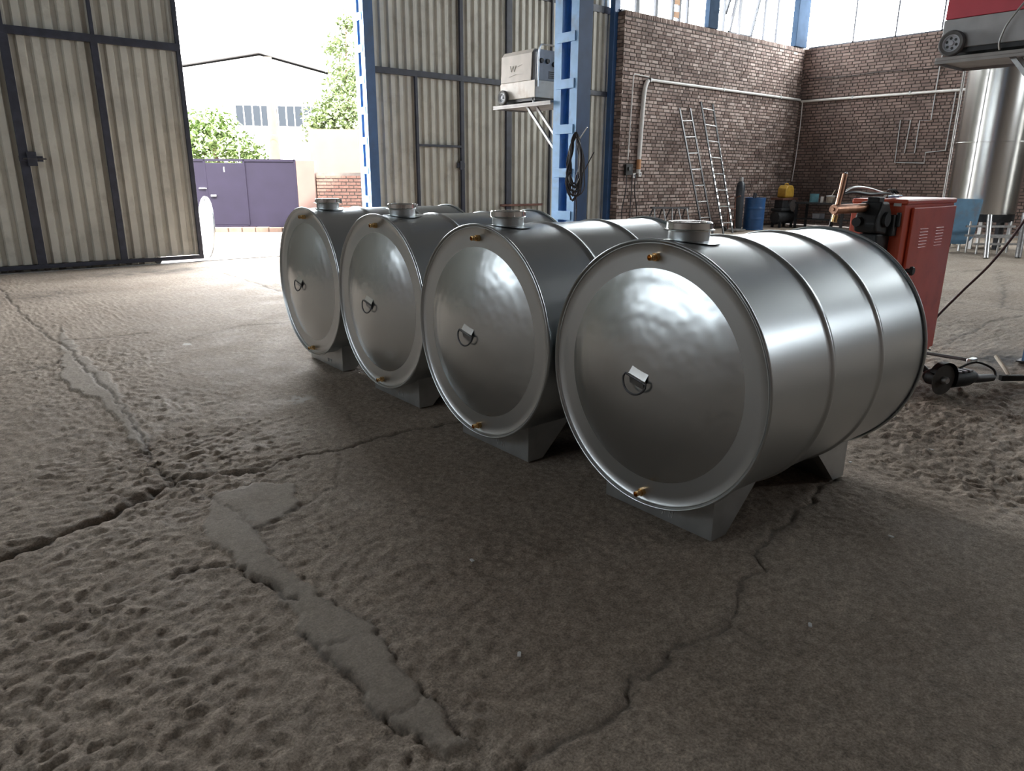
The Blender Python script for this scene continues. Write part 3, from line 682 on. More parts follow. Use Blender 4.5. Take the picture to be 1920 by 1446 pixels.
# ------------------------------------------------------------------ shelves and machines on the columns
def shelf(label, y0, y1):
    """cantilevers from the +y face of a column whose face is at y0"""
    t = thing('bracket_shelf', label, 'shelf', (6.80, y0, 2.362)); W = y1 - y0
    MB().box(0, .60, 0, W, 0, .028).build('shelf_board', board, t, smooth=False, bevel=.004)
    for q in ((0, .006, 0, W), (.594, .60, 0, W), (.006, .594, W - .006, W)): MB().box(*q, -.022, 0).build('edge_lip', board, t, smooth=False)
    for x in (.09, .27): MB().bar((x, W * .48, .0), (x, .016, -.56), .032, .032).build('strut', steel_mid, t, smooth=False)
    return t
shelf('grey bracket shelf on the middle blue column, under the cream welding machine', 7.375, 8.58)
shelf('grey bracket shelf at upper right, under the red machine', 1.705, 2.71)
def machine(name, label, y0, y1, cmat, lmat, fmat, marks):
    t = thing(name, label, 'welding machine', (6.85, y0, 2.391)); L = y1 - y0; D = .46; G = .065
    MB().box(.02, D, .02, L - .03, .03, G + .02).build('undercarriage', black, t, smooth=False)
    MB().box(0, D, 0, L, G, .285).build('lower_body', lmat, t, smooth=False, bevel=.008)
    MB().prism([(.004, .288), (D - .004, .288), (D - .03, .63), (D - .09, .685), (.07, .685), (.02, .63)], .09, L - .005).build('cover', cmat, t, smooth=False, bevel=.004)
    fp = MB().prism([(.03, .288), (D - .03, .288), (D - .05, .63), (D - .10, .67), (.085, .67), (.045, .63)], .02, .088).build('front_panel', fmat, t, smooth=False, bevel=.003)
    for x, z in ((.12, .53), (.23, .53), (.35, .50)):
        MB().lathe([(0, -.03), (.026, -.03), (.032, -.012), (.032, 0)], 20, 'Y', (x, .02, z)).build('dial', black, fp)
    for k in range(4): MB().box(.26, .38, .012, .02, .32 + k * .025, .332 + k * .025).build('vent_slot', black, fp, smooth=False)
    h = [(.03, -.02, .20), (.03, -.025, .45), (.035, -.03, .62), (.06, -.03, .70), (.12, -.03, .72), (D - .12, -.03, .72), (D - .06, -.03, .70), (D - .035, -.03, .62), (D - .03, -.025, .45), (D - .03, -.02, .20)]
    MB().tube(arc(h, 5), .012, 10).build('push_handle', steel_tube, t)
    for xa in (.02, D - .05): MB().box(xa, xa + .03, .05, .075, 0, G).build('stand_leg', grey_l, t, smooth=False)
    for xw in (-.035, D + .035):
        s = -1 if xw < 0 else 1
        wl = MB().lathe([(.065, -.022), (.088, -.024), (.098, -.014), (.098, .014), (.088, .024), (.065, .022)], 32, 'X', (xw, L - .10, .098)).build('wheel', rubber_g, t)
        MB().lathe([(0, s * .022), (.018, s * .02), (.02, s * .008), (.052, s * .008), (.056, s * .018), (.066, s * .018), (.066, s * -.01), (0, s * -.01)], 32, 'X', (xw, L - .10, .098)).build('hub', hub_m, wl)
        mb = MB()
        for k in range(6):
            a = 2 * PI * k / 6 + .3; mb.lathe([(0, s * .0095), (.011, s * .0095), (.011, s * .004)], 12, 'X', (xw, L - .10 + .038 * math.cos(a), .098 + .038 * math.sin(a)))
        mb.build('hub_holes', black, wl)
    if marks:
        mb = MB()
        for a, b in (((.20, .50), (.23, .42)), ((.23, .42), (.26, .50)), ((.26, .50), (.29, .42)), ((.29, .42), (.32, .50)), ((.36, .48), (.45, .50)), ((.18, .36), (.34, .39)), ((.34, .39), (.46, .38))):
            f = lambda p: (.0025 + .016 * (p[1] - .288) / .312 - .0008, L - p[0], p[1])
            mb.bar(f(a), f(b), .0015, .006, up=(1, 0, 0))
        mb.build('painted_mark', chalk, t, smooth=False)
    return t
machine('welding_machine', 'dusty cream wheeled welding machine on the middle column shelf', 7.74, 8.475, beige, cream, grey_p, True)
machine('welding_machine', 'red and grey wheeled welding machine on the shelf at upper right', 1.93, 2.705, red_m, grey_l, grey_p, False)
tag(MB().tube(arc([(6.82, 2.03, 2.90), (6.80, 2.12, 2.74), (6.79, 2.22, 2.58), (6.795, 2.255, 2.46), (6.81, 2.25, 2.40)], 8), .008).build('machine_lead', steel_tube), 'pale cable looping down beside the red machine at upper right', 'cable')

# cable coil and hook on the middle column
ck = thing('cable_coil', 'coil of black welding cable hung on the middle blue column', 'cable', (6.80, 6.90, 1.15))
rx = Vector((math.sin(YAW), -math.cos(YAW), 0)); fx = Vector((math.cos(YAW), math.sin(YAW), 0))
for k in range(16):
    a_ = random.uniform(.075, .135); top = .80 + random.uniform(-.03, .03); bot = random.uniform(-.02, .22); off = random.uniform(-.03, .03); dep = -.02 - .012 * (k % 5)
    P = []
    for i in range(28):
        tt = 2 * PI * i / 28; s = math.sin(tt); c = (1 + math.cos(tt)) / 2
        wdt = a_ * (1.0 - .45 * c) * (1 + .1 * math.sin(3 * tt + k))
        P.append(rx * (s * wdt + off * (1 - c) + .012 * math.sin(5 * tt + k)) + fx * (dep - .05 + .01 * math.sin(2 * tt + k)) + Vector((0, 0, bot + (top - bot) * c)))
    MB().tube(P, .0085, 6, True).build('cable_loop', cable_m if k % 4 else black, ck)
MB().tube(arc([rx * .02 + fx * -.08 + Vector((0, 0, .1)), rx * .035 + fx * -.08 + Vector((0, 0, -.12)), rx * .03 + fx * -.05 + Vector((0, 0, -.5)), rx * .06 + fx * -.03 + Vector((0, 0, -1.1))], 6), .007, 6).build('cable_tail', cable_m, ck)
tag(MB().tube([(6.80, 6.85, 1.86), Vector((6.80, 6.85, 1.86)) + rx * .11 - fx * .05 + Vector((0, 0, .17))], .008).build('hook_rod', steel_tube), 'thin bright rod sticking out above the cable coil', 'rod')
tag(MB().tube([Vector((6.95, 6.90, 1.5)) + rx * .02, Vector((6.95, 6.90, 1.5)) + rx * .14 - fx * .04 + Vector((0, 0, .24))], .007).build('hook_rod', steel_dark), 'thin dark rod sticking out to the right below the cable coil top', 'rod')

# ------------------------------------------------------------------ red spot welder
t = thing('spot_welder', 'red spot welding cabinet with black jaw head and copper arm behind the nearest tank', 'welder', (5.19, 2.11, 0))
Lx, Ly, Hz = .845, .36, 1.30
MB().box(.02, Lx - .01, .02, Ly - .02, 0, .15).build('plinth', black, t, smooth=False)
MB().box(0, Lx, 0, Ly, .15, Hz - .035).build('cabinet', red, t, smooth=False, bevel=.006)
MB().box(-.004, Lx + .012, -.014, Ly + .004, Hz - .036, Hz).build('top_cover', red, t, smooth=False, bevel=.012)
dr = MB().box(.10, Lx - .005, -.022, -.002, .18, Hz - .055).build('door', red, t, smooth=False, bevel=.006)
for c0 in (.245, .52):
    for k in range(7):
        MB().prism([(-.021, 0), (-.0255, .003), (-.021, .012)], c0, c0 + .135, 'YZ').build('louvre', red, dr, smooth=False, loc=(0, 0, .965 + k * .021))
kn = MB().lathe([(.008, -.02), (.014, -.028), (.016, -.05), (.03, -.055), (.032, -.068), (.024, -.078), (0, -.08)], 20, 'Y', (.105, 0, .823)).build('knob', black, dr)
MB().box(-.0035, -.001, .025, .075, 1.268 - .014, 1.268 + .014).build('sticker', paper, t, smooth=False)
# jaw head
MB().box(-.20, -.002, .07, .20, .55, 1.075).build('jaw_column', cast, t, smooth=False, bevel=.012)
hd = MB().prism([(-.25, 1.09), (-.03, 1.06), (-.03, 1.19), (-.06, 1.23), (-.10, 1.285), (-.20, 1.285), (-.22, 1.24), (-.25, 1.20), (-.27, 1.14)], .06, .21).build('jaw_head', cast, t, smooth=False, bevel=.014)
MB().lathe([(0, -.03), (.045, -.03), (.05, -.02), (.05, .03)], 28, 'Y', (-.14, .07, 1.17)).build('pivot_boss', cast, hd)
MB().lathe([(0, -.05), (.030, -.05), (.034, 0), (.034, .03)], 20, 'X', (-.25, .175, 1.155)).build('adjuster', cast, hd)
MB().box(-.075, -.002, .03, .075, 1.06, 1.20).box(-.035, -.002, .012, .035, 1.12, 1.215).build('bracket', cast, hd, smooth=False, bevel=.006)
MB().box(-.195, -.115, .09, .17, 1.28, 1.315).build('clamp_cap', cast, hd, smooth=False, bevel=.006)
am = MB().lathe([(0, -.655), (.010, -.655), (.012, -.64), (.028, -.64), (.030, -.632), (.030, -.20), (.0, -.20)], 28, 'X', (0, .17, 1.245)).build('copper_arm', copper, t)
el = MB().tube([(-.615, .17, 1.17), (-.60, .17, 1.235), (-.56, .17, 1.40), (-.548, .17, 1.46)], [.015, .016, .017, .016], 14).build('electrode_rod', copper, am)
MB().tube([(-.615, .17, 1.165), (-.606, .17, 1.205)], .0185, 12).build('electrode_tip', brass, el)
hs = MB().tube(arc([(-.548, .17, 1.455), (-.51, .18, 1.46), (-.46, .20, 1.40), (-.44, .22, 1.33), (-.40, .26, 1.25), (-.42, .30, 1.05), (-.46, .33, .8)], 7), .009, 8).build('hose', cable_m, t)
MB().tube(arc([(-.53, .17, 1.42), (-.49, .19, 1.40), (-.47, .21, 1.34), (-.46, .25, 1.26), (-.44, .29, 1.05), (-.47, .33, .8)], 7), .009, 8).build('hose', black, t)
MB().tube(arc([(-.42, .24, 1.33), (-.30, .22, 1.345), (-.10, .20, 1.33), (.10, .18, 1.335), (.30, .20, 1.318), (.45, .30, 1.316)], 7), .010, 8).build('hose', cable_m, t)
MB().tube(arc([(-.42, .24, 1.335), (-.25, .25, 1.375), (.0, .27, 1.37), (.30, .29, 1.335), (.55, .34, 1.31)], 7), .008, 8).build('hose', steel_mid, t)
MB().box(.02, .20, .13, .16, 1.303, 1.325).build('valve_block', chrome, t, bevel=.004)
MB().tube([(.0, .145, 1.315), (.26, .145, 1.315)], .010, 10).build('air_cylinder', chrome, t)
for k in range(3): MB().tube(arc([(.12 + .04 * k, .14, 1.335), (.14 + .04 * k, .18, 1.36), (.20 + .03 * k, .22, 1.34)], 5), .006, 6).build('hose', black, t)
for pts in ([(Lx, .2, .95), (Lx + .05, .15, .85), (Lx + .06, .12, .70), (Lx + .0, .1, .60), (Lx + .02, .1, .45), (Lx + .08, .08, .42), (Lx + .07, .1, .36), (Lx + .01, .12, .36)], [(Lx - .01, .1, .25), (Lx + .05, .06, .16), (Lx + .11, .03, .12)]):
    MB().tube(arc(pts, 6), .006, 6).build('cord', cable_m, t)
tag(MB().tube(arc([(6.08, 2.28, .14), (6.18, 2.24, .22), (6.42, 2.22, .36), (6.62, 2.14, .55), (6.75, 2.0, .80), (6.81, 1.85, 1.15), (6.80, 1.72, 1.6)], 8), .010, 8).build('air_hose', redwire), 'dark red hose hanging from the right column to the red spot welder', 'hose')

# ------------------------------------------------------------------ floor tools
g = thing('angle_grinder', 'black angle grinder with cutting disc lying on the floor behind the nearest tank', 'grinder', (5.33, 1.80, 0), math.atan2(-.20, .60))
MB().lathe([(.012, -.003), (.088, -.003), (.088, 0), (.012, 0)], 40, 'Y', (0, -.055, .092)).build('disc', mat('abrasive_disc', (.06, .055, .05), .6, .2, .2, 20), g)
mb = MB()
gu = [(.10 * math.cos(a), .095 + .10 * math.sin(a)) for a in np.linspace(-.5, PI * .85, 20)]
n = len(gu); vs = [(x, y, z) for y in (-.072, -.030) for x, z in gu]
mb.add(vs, [(i, i + 1, n + i + 1, n + i) for i in range(n - 1)]).add([(0, -.03, .095)] + [(x, -.03, z) for x, z in gu], [(0, i, i + 1) for i in range(1, n)])
MB.build(mb, 'guard', cast, g)
MB().lathe([(0, -.085), (.016, -.085), (.022, -.075), (.022, -.058), (.03, -.055)], 20, 'Y', (0, 0, .092)).build('flange_nut', steel_mid, g)
MB().lathe([(0, -.05), (.030, -.05), (.042, -.03), (.046, .03), (.03, .055), (0, .058)], 24, 'Y', (0, 0, .092)).build('gear_head', steel_dark, g)
MB().lathe([(.030, .03), (.046, .05), (.050, .12), (.052, .20), (.050, .27), (.040, .31), (.026, .335), (0, .335)], 28, 'X', (0, 0, .068)).build('motor_body', cast, g)
MB().tube([(.30, 0, .066), (.36, 0, .05), (.50, .005, .040)], [.032, .026, .022], 14).build('rear_handle', black, g)
MB().tube(arc([(.50, .005, .04), (.55, .02, .045), (.565, .06, .08), (.50, .12, .11), (.40, .14, .08), (.30, .16, .02), (.22, .18, .012)], 7), .007, 8).build('power_cord', black, g)
MB().tube([(.02, .05, .10), (.03, .16, .15)], .017, 12).build('side_handle', black, g)
for k in range(4): MB().box(.10 + .045 * k, .125 + .045 * k, -.04, .02, .112, .121).build('vent_slot', grey_p, g, smooth=False)

h1 = thing('hammer', 'long-handled hammer with worn bright head lying beyond the angle grinder', 'hammer', (6.42, 1.92, 0), math.atan2(.34, .03))
MB().tube([(0, 0, .035), (.42, 0, .022)], .014, 10).build('handle', steel_dark, h1)
MB().box(-.022, .022, -.055, .055, .008, .055).build('head', steel_tube, h1, bevel=.01)
h2 = thing('hammer', 'hammer with short white handle and black head lying at the right edge', 'hammer', (6.10, 1.56, 0), math.atan2(-.10, .125))
MB().box(-.07, .10, -.020, .020, .004, .046).build('head', cast, h2, bevel=.005)
MB().tube([(.0, 0, .03), (.02, .10, .075), (.04, .24, .13)], .014, 10).build('handle', wood, h2)
for k, (x, y) in enumerate(((1.48, 2.0), (2.95, 1.05), (2.1, .95), (4.15, 1.35), (3.62, 1.55), (1.25, 1.45))):
    a = random.random() * 3
    tag(MB().box(-.008, .012, -.005, .006, 0, .004).box(.010, .016, -.003, .003, 0, .003).build('stone_chip', chalk, loc=(x, y, -.001)), ['white chip on the floor left of the nearest tank', 'small white chip on the dark slab in front of the nearest tank', 'small white chip near the branching floor crack', 'white chip on the rough floor right of the nearest tank', 'white chip beside the rear saddle of the nearest tank', 'white chip on the rough floor at the lower centre'][k], 'chip').rotation_euler = (0, 0, a)

g.scale = (1.2, 1.2, 1.2)
# ------------------------------------------------------------------ brick wall services
c1 = thing('conduit', 'white plastic conduit running along the brick wall above the ladders', 'conduit', (14.90, YB - .055, 3.745))
MB().tube([(0, 0, 0), (X1 - 14.90 - .06, 0, 0)], .036, 12).build('pipe', white_p, c1)
for x in (.02, 3.1, 6.0): MB().box(x - .02, x + .02, -.04, .042, -.045, .045).build('clip', grey_l, c1, smooth=False)
c2 = thing('conduit', 'white plastic conduit along the right-hand brick wall', 'conduit', (X1 - .045, YB - .1, 3.70))
MB().tube([(0, 0, 0), (0, -4.6, -.02)], .036, 12).build('pipe', white_p, c2)
for y in (-1.6, -3.2): MB().box(-.04, .045, y - .02, y + .02, -.045, .045).build('clip', grey_l, c2, smooth=False)
c3 = thing('conduit', 'wide pale cable trunking dropping from the conduit to the sockets', 'conduit', (14.62, YB - .03, 1.52))
MB().tube(arc([(0, -.04, 0), (.02, -.04, .8), (.05, -.04, 1.6), (.08, -.04, 1.95), (.14, -.04, 2.14), (.20, -.04, 2.20)], 6), .055, 10).build('trunking', white_p, c3)
MB().tube([(.004, -.04, .10), (.010, -.04, .34)], .058, 10).build('tape_wrap', oxide, c3)
c4 = thing('conduit', 'thin white conduit bent over at the top, leftmost on the brick wall', 'conduit', (14.24, YB - .01, 1.85))
MB().tube([(0, -.03, 0), (.03, -.03, 1.0), (.06, -.03, 1.93), (.075, -.03, 1.965), (.11, -.03, 1.98), (.62, -.03, 1.96)], .016, 8).build('pipe', white_p, c4)
for x, z, lb in ((14.72, 1.50, 'white wall socket under the wide trunking'), (14.50, 1.47, 'small white switch between the two wall conduits')):
    s_ = thing('wall_socket', lb, 'socket', (x, YB - .012, z)); 
    MB().box(-.055, .055, -.05, 0, -.06, .06).build('box', white_p, s_, bevel=.006)
    MB().lathe([(0, -.056), (.022, -.056), (.026, -.05)], 16, 'Y', (0, 0, 0)).build('outlet', grey_p, s_)
s_ = thing('switch_box', 'dark electrical switch box at foot of thin conduit', 'switch box', (14.24, YB - .012, 1.62))
MB().box(-.09, .16, -.07, 0, -.14, .12).build('box', black, s_, bevel=.006); MB().box(-.02, .06, -.10, -.07, -.03, .05).build('lever', steel_dark, s_)
for k, (x0, x1) in enumerate(((14.2, 14.05), (14.42, 14.36), (14.54, 14.62))):
    tag(MB().tube(arc([(x0, YB - .06, 1.5), (x0 - .03, YB - .08, 1.1), (x1, YB - .09, .6), (x1 + .02, YB - .1, .05)], 6), .014, 6).build('hanging_cable', cable_m), ['dark cable hanging below the switch box, closest to the gate', 'dark cable hanging straight below the switch box', 'dark cable hanging below the small white switch'][k], 'cable')
tag(MB().tube(arc([(X1 - .05, 12.46, 3.68), (X1 - .05, 12.45, 2.93), (X1 - .05, 12.48, 1.98), (X1 - .06, 12.52, 1.33)], 6), .016, 6).build('drop_cable', white_p), 'pale cable dropping down the wall corner to the yellow can', 'cable')
zz = [(8.60, 5.1), (8.647, 4.267), (8.655, 2.968), (8.943, 2.969), (8.95, 2.118), (9.222, 2.123), (9.184, 2.995), (9.457, 3.009), (9.445, 1.867), (8.656, 1.845), (8.659, 2.126), (8.165, 2.171), (8.142, 3.645)]
tag(MB().tube([(X1 - .03, y, z) for y, z in zz], .014, 6).build('wall_wiring', grey_l), 'thin pale wiring run in a meander on the right brick wall', 'wiring')
tag(MB().tube(arc([(X1 - .03, 12.28, 4.34), (X1 - .03, 11.2, 4.30), (X1 - .03, 10.2, 4.32), (X1 - .03, 8.66, 4.28)], 6), .010, 6).build('wall_cable', black), 'thin black cable along the right wall above the conduit', 'cable')

# ladders
ladder_m = mat('ladder_paint', (.055, .055, .06), .45, 0, .3, 14)
def ladder(label, feet, tops, nr, m, r0=.10, r1=.95):
    a0, a1 = [Vector(p) for p in feet]; b0, b1 = [Vector(p) for p in tops]
    t = thing('ladder', label, 'ladder', tuple((a0 + a1) / 2), 0, 'steel ladders leaning on the brick wall'); o = (a0 + a1) / 2
    for a, b in ((a0, b0), (a1, b1)): MB().bar(a - o, b - o, .045, .03).build('rail', m, t, smooth=False)
    for k in range(nr):
        u = r0 + (r1 - r0) * k / (nr - 1); MB().tube([a0.lerp(b0, u) - o, a1.lerp(b1, u) - o], .014, 8).build('rung', steel_mid, t)
    return t
ladder('dark steel ladder leaning on the brick wall, the one nearer the gate', [(16.12, 11.5, 0), (16.55, 11.5, 0)], [(16.17, 12.57, 3.16), (16.62, 12.57, 3.19)], 7, ladder_m, .13, .90)
l2 = ladder('taller worn steel ladder leaning on the brick wall, nearer the blue drum', [(16.75, 11.3, 0), (17.17, 11.3, 0)], [(17.06, 12.57, 3.38), (17.60, 12.57, 3.35)], 8, ladder_m, .08, .95)
for s in (0, 1):   # bright scuffs where the paint has worn off the rails
    a = Vector((0 - .21 + .42 * s, 0, 0)); b = Vector(((17.06 if s == 0 else 17.60) - 16.96, 1.27, 3.37))
    for k in range(12):
        p = a.lerp(b, .06 + .052 * k); q = a.lerp(b, .06 + .052 * k + .02); MB().bar(p + Vector((0, -.018, 0)), q + Vector((0, -.018, 0)), .03, .006).build('worn_patch', chrome, l2, smooth=False)

# trestle, cart, cylinder, drum, junk in the corner
t = thing('trestle', 'low dark steel trestle with splayed legs by the brick wall', 'trestle', (15.2, 11.9, 0))
MB().bar((-.75, 0, .70), (.75, 0, .66), .08, .05).build('beam', steel_dark, t, smooth=False)
for x, dx in ((-.65, -.15), (-.30, .0), (.05, -.18), (.30, .06), (.65, .02)):
    MB().tube([(x, -.02, .68), (x + dx, -.22, 0)], .018, 8).build('leg', steel_mid, t)
    MB().tube([(x, .02, .68), (x + dx, .22, 0)], .018, 8).build('leg', steel_dark, t)
MB().tube([(.15, -.17, .18), (.72, -.17, .18)], .015, 8).build('stretcher', steel_mid, t)
t = thing('gas_cylinder', 'tall dark gas cylinder standing beside the blue drum', 'gas cylinder', (18.35, 11.95, 0))
MB().lathe([(0, 0), (.115, 0), (.12, .02), (.12, 1.18), (.105, 1.27), (.06, 1.33), (.035, 1.35), (.035, 1.37), (0, 1.37)], 28).build('body', mat('cylinder_paint', (.04, .05, .065), .4, 0, .2, 8), t)
MB().lathe([(.05, 1.33), (.055, 1.34), (.055, 1.42), (.045, 1.45), (0, 1.45)], 20).build('valve_cap', grey_l, t)
t = thing('hand_cart', 'rusty steel hand cart frame standing between ladder and gas cylinder', 'cart', (17.75, 11.75, 0))
for x in (-.16, .16): MB().tube([(x, 0, .06), (x, .05, .9), (x - .02, -.12, .95)], .018, 8).build('rail', rust, t)
for z in (.3, .6): MB().tube([(-.16, .02, z), (.16, .02, z)], .014, 8).build('crossbar', rust, t)
MB().box(-.22, .22, -.32, .05, .03, .06).build('toe_plate', steel_mid, t, smooth=False)
for x in (-.22, .22): MB().lathe([(0, -.02), (.06, -.02), (.06, .02), (0, .02)], 16, 'X', (x, .05, .06)).build('wheel', black, t)
t = thing('drum', 'blue steel drum standing against the brick wall', 'drum', (18.83, 11.75, 0))
MB().lathe([(0, .01), (.27, .01), (.285, 0), (.29, .015), (.28, .03)] + [(.28 + .012 * math.exp(-((z - .31) / .02) ** 2) + .012 * math.exp(-((z - .60) / .02) ** 2), z) for z in np.linspace(.04, .86, 36)] + [(.29, .875), (.287, .89), (.275, .885), (.27, .86), (0, .86)], 40).build('body', drum_b, t)
MB().tube([(-.05, .02, .86), (-.04, .02, 1.02)], .03, 10).tube([(.08, .05, .86), (.10, .05, 1.0)], .025, 10).build('fitting', steel_dark, t)
t = thing('compressor', 'dark oily machine under the yellow can in the corner', 'machine', (20.55, 11.85, 0))
MB().lathe([(0, -.45), (.15, -.43), (.2, -.36), (.2, .36), (.15, .43), (0, .45)], 24, 'X', (0, 0, .30)).build('receiver', dark_junk, t)
MB().box(-.4, .4, -.18, .18, .48, .56).box(-.3, 0, -.14, .14, .56, .80).build('motor_block', dark_junk, t, bevel=.02)
MB().lathe([(0, -.04), (.18, -.04), (.18, .04), (0, .04)], 24, 'Y', (.2, -.16, .64)).build('flywheel', steel_mid, t)
for x in (-.32, .32):
    for y in (-.12, .12): MB().box(x - .03, x + .03, y - .03, y + .03, 0, .16).build('foot', dark_junk, t)
MB().box(-.42, .42, -.2, .2, .80, .86).build('top_plate', rust, t, smooth=False)
t = thing('jerrycan', 'yellow plastic jerrycan lying on top of the dark machine', 'jerrycan', (20.60, 11.85, .862))
MB().prism([(-.22, .0), (.20, 0), (.24, .06), (.22, .26), (.12, .36), (-.14, .36), (-.24, .26), (-.25, .06)], -.14, .14).build('body', yellow, t, bevel=.03)
MB().tube(arc([(-.10, 0, .355), (-.08, 0, .40), (.06, 0, .40), (.09, 0, .355)], 5), .018, 8).build('grip', yellow, t)
MB().tube([(.17, 0, .31), (.22, 0, .37)], .03, 12).build('cap', black, t)
wt = thing('workbench', 'dark workbench with paint cans against the right wall', 'workbench', (20.9, 10.75, 0))
MB().box(-.35, .35, -.75, .75, .70, .75).build('bench_top', dark_junk, wt, smooth=False)
for x in (-.3, .3):
    for y in (-.7, .7): MB().box(x - .03, x + .03, y - .03, y + .03, 0, .70).build('leg', dark_junk, wt, smooth=False)
MB().box(-.32, .32, -.72, .72, .25, .28).build('under_shelf', dark_junk, wt, smooth=False)
def can(name, label, cat, x, y, z, r, h, m, lidm=None, stick=False):
    t = thing(name, label, cat, (x, y, z))
    MB().lathe([(0, 0), (r, 0), (r * 1.02, .01), (r, .02), (r * 1.04, h - .02), (r * 1.08, h), (r * .98, h), (r * .95, h - .04), (0, h - .04)], 24).build('body', m, t)
    if lidm: MB().lathe([(r * 1.1, h - .03), (r * 1.12, h), (0, h + .01)], 24).build('lid', lidm, t)
    if stick: MB().tube([(0, 0, h - .04), (.05, -.08, h + .16)], .010, 8).build('stir_stick', wood, t)
    return t
can('bucket', 'teal plastic bucket on the dark workbench', 'bucket', 20.75, 11.02, .75, .12, .24, teal)
can('paint_can', 'pale slim can beside the wide paint tin on the workbench', 'can', 20.65, 10.72, .75, .045, .17, white_p)
can('paint_can', 'wide rusty paint tin with a stirring stick on the workbench', 'can', 20.7, 10.50, .75, .11, .20, tin, grey_l, True)
can('paint_can', 'small silver tin at the end of the workbench', 'can', 20.65, 10.27, .75, .05, .11, steel_mid)
tag(MB().box(-.16, .16, -.11, .11, 0, .15).box(-.165, .165, -.115, .115, .13, .155).build('toolbox', grey_p, loc=(20.8, 10.85, .281), bevel=.01), 'grey toolbox on the lower shelf of the workbench', 'toolbox')

# ------------------------------------------------------------------ vertical silos
def silo(label, x, y, H=6.0, R=.66):
    t = thing('steel_silo', label, 'silo', (x, y, 0), 0, 'vertical stainless silos')
    z0 = .72
    MB().lathe([(R - .02, z0), (R, z0)] + [(R, z) for z in np.linspace(z0 + .02, z0 + H, 8)] + [(0, z0 + H + .35)], 96, 'Z').build('shell', ss, t)
    MB().lathe([(0, z0 - .02), (R - .03, z0 + .02)], 64).build('bottom', steel_dark, t)
    for z in (z0 + 1.45, z0 + 2.95, z0 + 4.45):
        MB().lathe([(R - .002, z - .012), (R + .006, z - .006), (R + .006, z + .006), (R - .002, z + .012)], 96).build('weld_seam', ss, t)
    MB().lathe([(R - .06, z0 - .16), (R - .01, z0 - .16), (R - .01, z0), (R - .06, z0), (R - .06, z0 - .16)], 64).build('base_ring', dark_junk, t)
    for k in range(8):
        a = 2 * PI * k / 8 + .2; MB().box(-.035, .035, -.035, .035, 0, z0 - .15).build('leg', dark_junk if k % 2 else steel_tube, t, smooth=False, loc=((R - .06) * math.cos(a), (R - .06) * math.sin(a), 0))
    return t
silo('tall stainless silo on dark legs behind the red spot welder', 18.1, 5.80)
silo('second stainless silo, cut off by the right edge', 18.3, 4.12)
lad = thing('silo_ladder', 'tall slim ladder standing beside the stainless silo', 'ladder', (16.95, 6.16, 0))
for dx, m_, r in ((0, chrome, .028), (.20, steel_mid, .016)): MB().tube([(dx, dx * .3, 0), (dx, dx * .3, 6.2)], r, 10).build('rail', m_, lad)
for k in range(20): MB().tube([(0, 0, .2 + .3 * k), (.20, .06, .2 + .3 * k)], .012, 6).build('rung', steel_mid, lad)
# silver bench frame under the silo
t = thing('bench_frame', 'silver tube bench frame standing in front of the silo legs', 'bench frame', (16.72, 5.02, 0), math.radians(-38))
for x in (-.42, 0, .42):
    for y in (-.16, .16): MB().tube([(x, y, 0), (x, y, .62 if y > 0 else .34)], .02, 8).build('leg', steel_tube, t)
for y, z in ((-.16, .20), (-.16, .34), (.16, .34), (.16, .52)): MB().box(-.50, .50, y - .02, y + .02, z - .02, z + .02)  .build('rail', steel_mid, t, smooth=False)
tag(MB().tube([(15.62, 4.76, 0), (15.86, 4.90, .78)], .045, 14).build('steel_pipe', steel_tube), 'thick silver pipe leaning upright before the silo', 'pipe')
tag(MB().tube([(16.25, 4.42, 0), (16.4, 4.48, .82)], .055, 12).build('dark_post', steel_mid), 'dark grey post with a chipped top right of the silver pipe', 'post')
t = thing('blue_sheet', 'pale blue rusty sheet panel standing behind the red spot welder', 'panel', (16.72, 5.62, 0), math.radians(-40))
MB().prism([(-.62, .16), (.10, .14), (.20, .22), (.26, .30), (.32, 1.02), (.30, 1.04), (-.62, 1.06)], -.012, .012).build('sheet', panel_b, t, smooth=False)
for x in (-.45, .02): MB().tube([(x, .03, 0), (x, .03, .5)], .03, 10).build('leg', steel_tube, t)

# ------------------------------------------------------------------ yard outside
tag(MB().box(-30, 60, YD + .0, 90, -.25, -.012).build('ground', yard_m, smooth=False), kind='structure')
gd = Vector((.816, -.578, 0)); ga = math.atan2(gd.y, gd.x)
t = thing('yard_gate', 'low purple steel gate with a wicket closing the yard', 'gate', (5.15, 20.75, 0), ga)
for x0, x1 in ((0, 1.42), (2.42, 3.72)):
    MB().box(x0, x1, -.03, .0, .14, 1.80).build('leaf_panel', gate_m, t, smooth=False, bevel=.01)
wk = MB().box(1.44, 2.40, -.045, -.005, .16, 1.72).build('wicket', gate_m, t, smooth=False, bevel=.01)
MB().box(1.52, 1.66, -.09, -.045, .88, .93).build('lock', steel_mid, wk, bevel=.008); MB().box(1.24, 1.42, -.07, -.03, 1.08, 1.10).build('bolt', chalk, t)
MB().box(1.90, 1.92, -.05, -.046, 1.50, 1.62).build('paint_scrape', chalk, wk)
for x in (0, 1.42, 2.41, 3.70): MB().box(x - .02, x + .03, -.05, .0, .12, 1.82).build('stile', gate_m, t, smooth=False)
for z in (1.76, .10): MB().box(0, 3.7, -.05, 0, z, z + .06).build('rail', gate_m, t, smooth=False)
kb = tag(bpy.data.objects.new('trim_6', None), kind='structure'); C.objects.link(kb); kb.location = (5.15, 20.75, 0); kb.rotation_euler = (0, 0, ga)
for k in range(8): MB().box(.9 + k * .345, .9 + k * .345 + .32, -.24 + random.uniform(-.02, .02), -.06, -.02, .105 + random.uniform(-.01, .01)).build('brick', kerb_m, kb, smooth=False, bevel=.012)
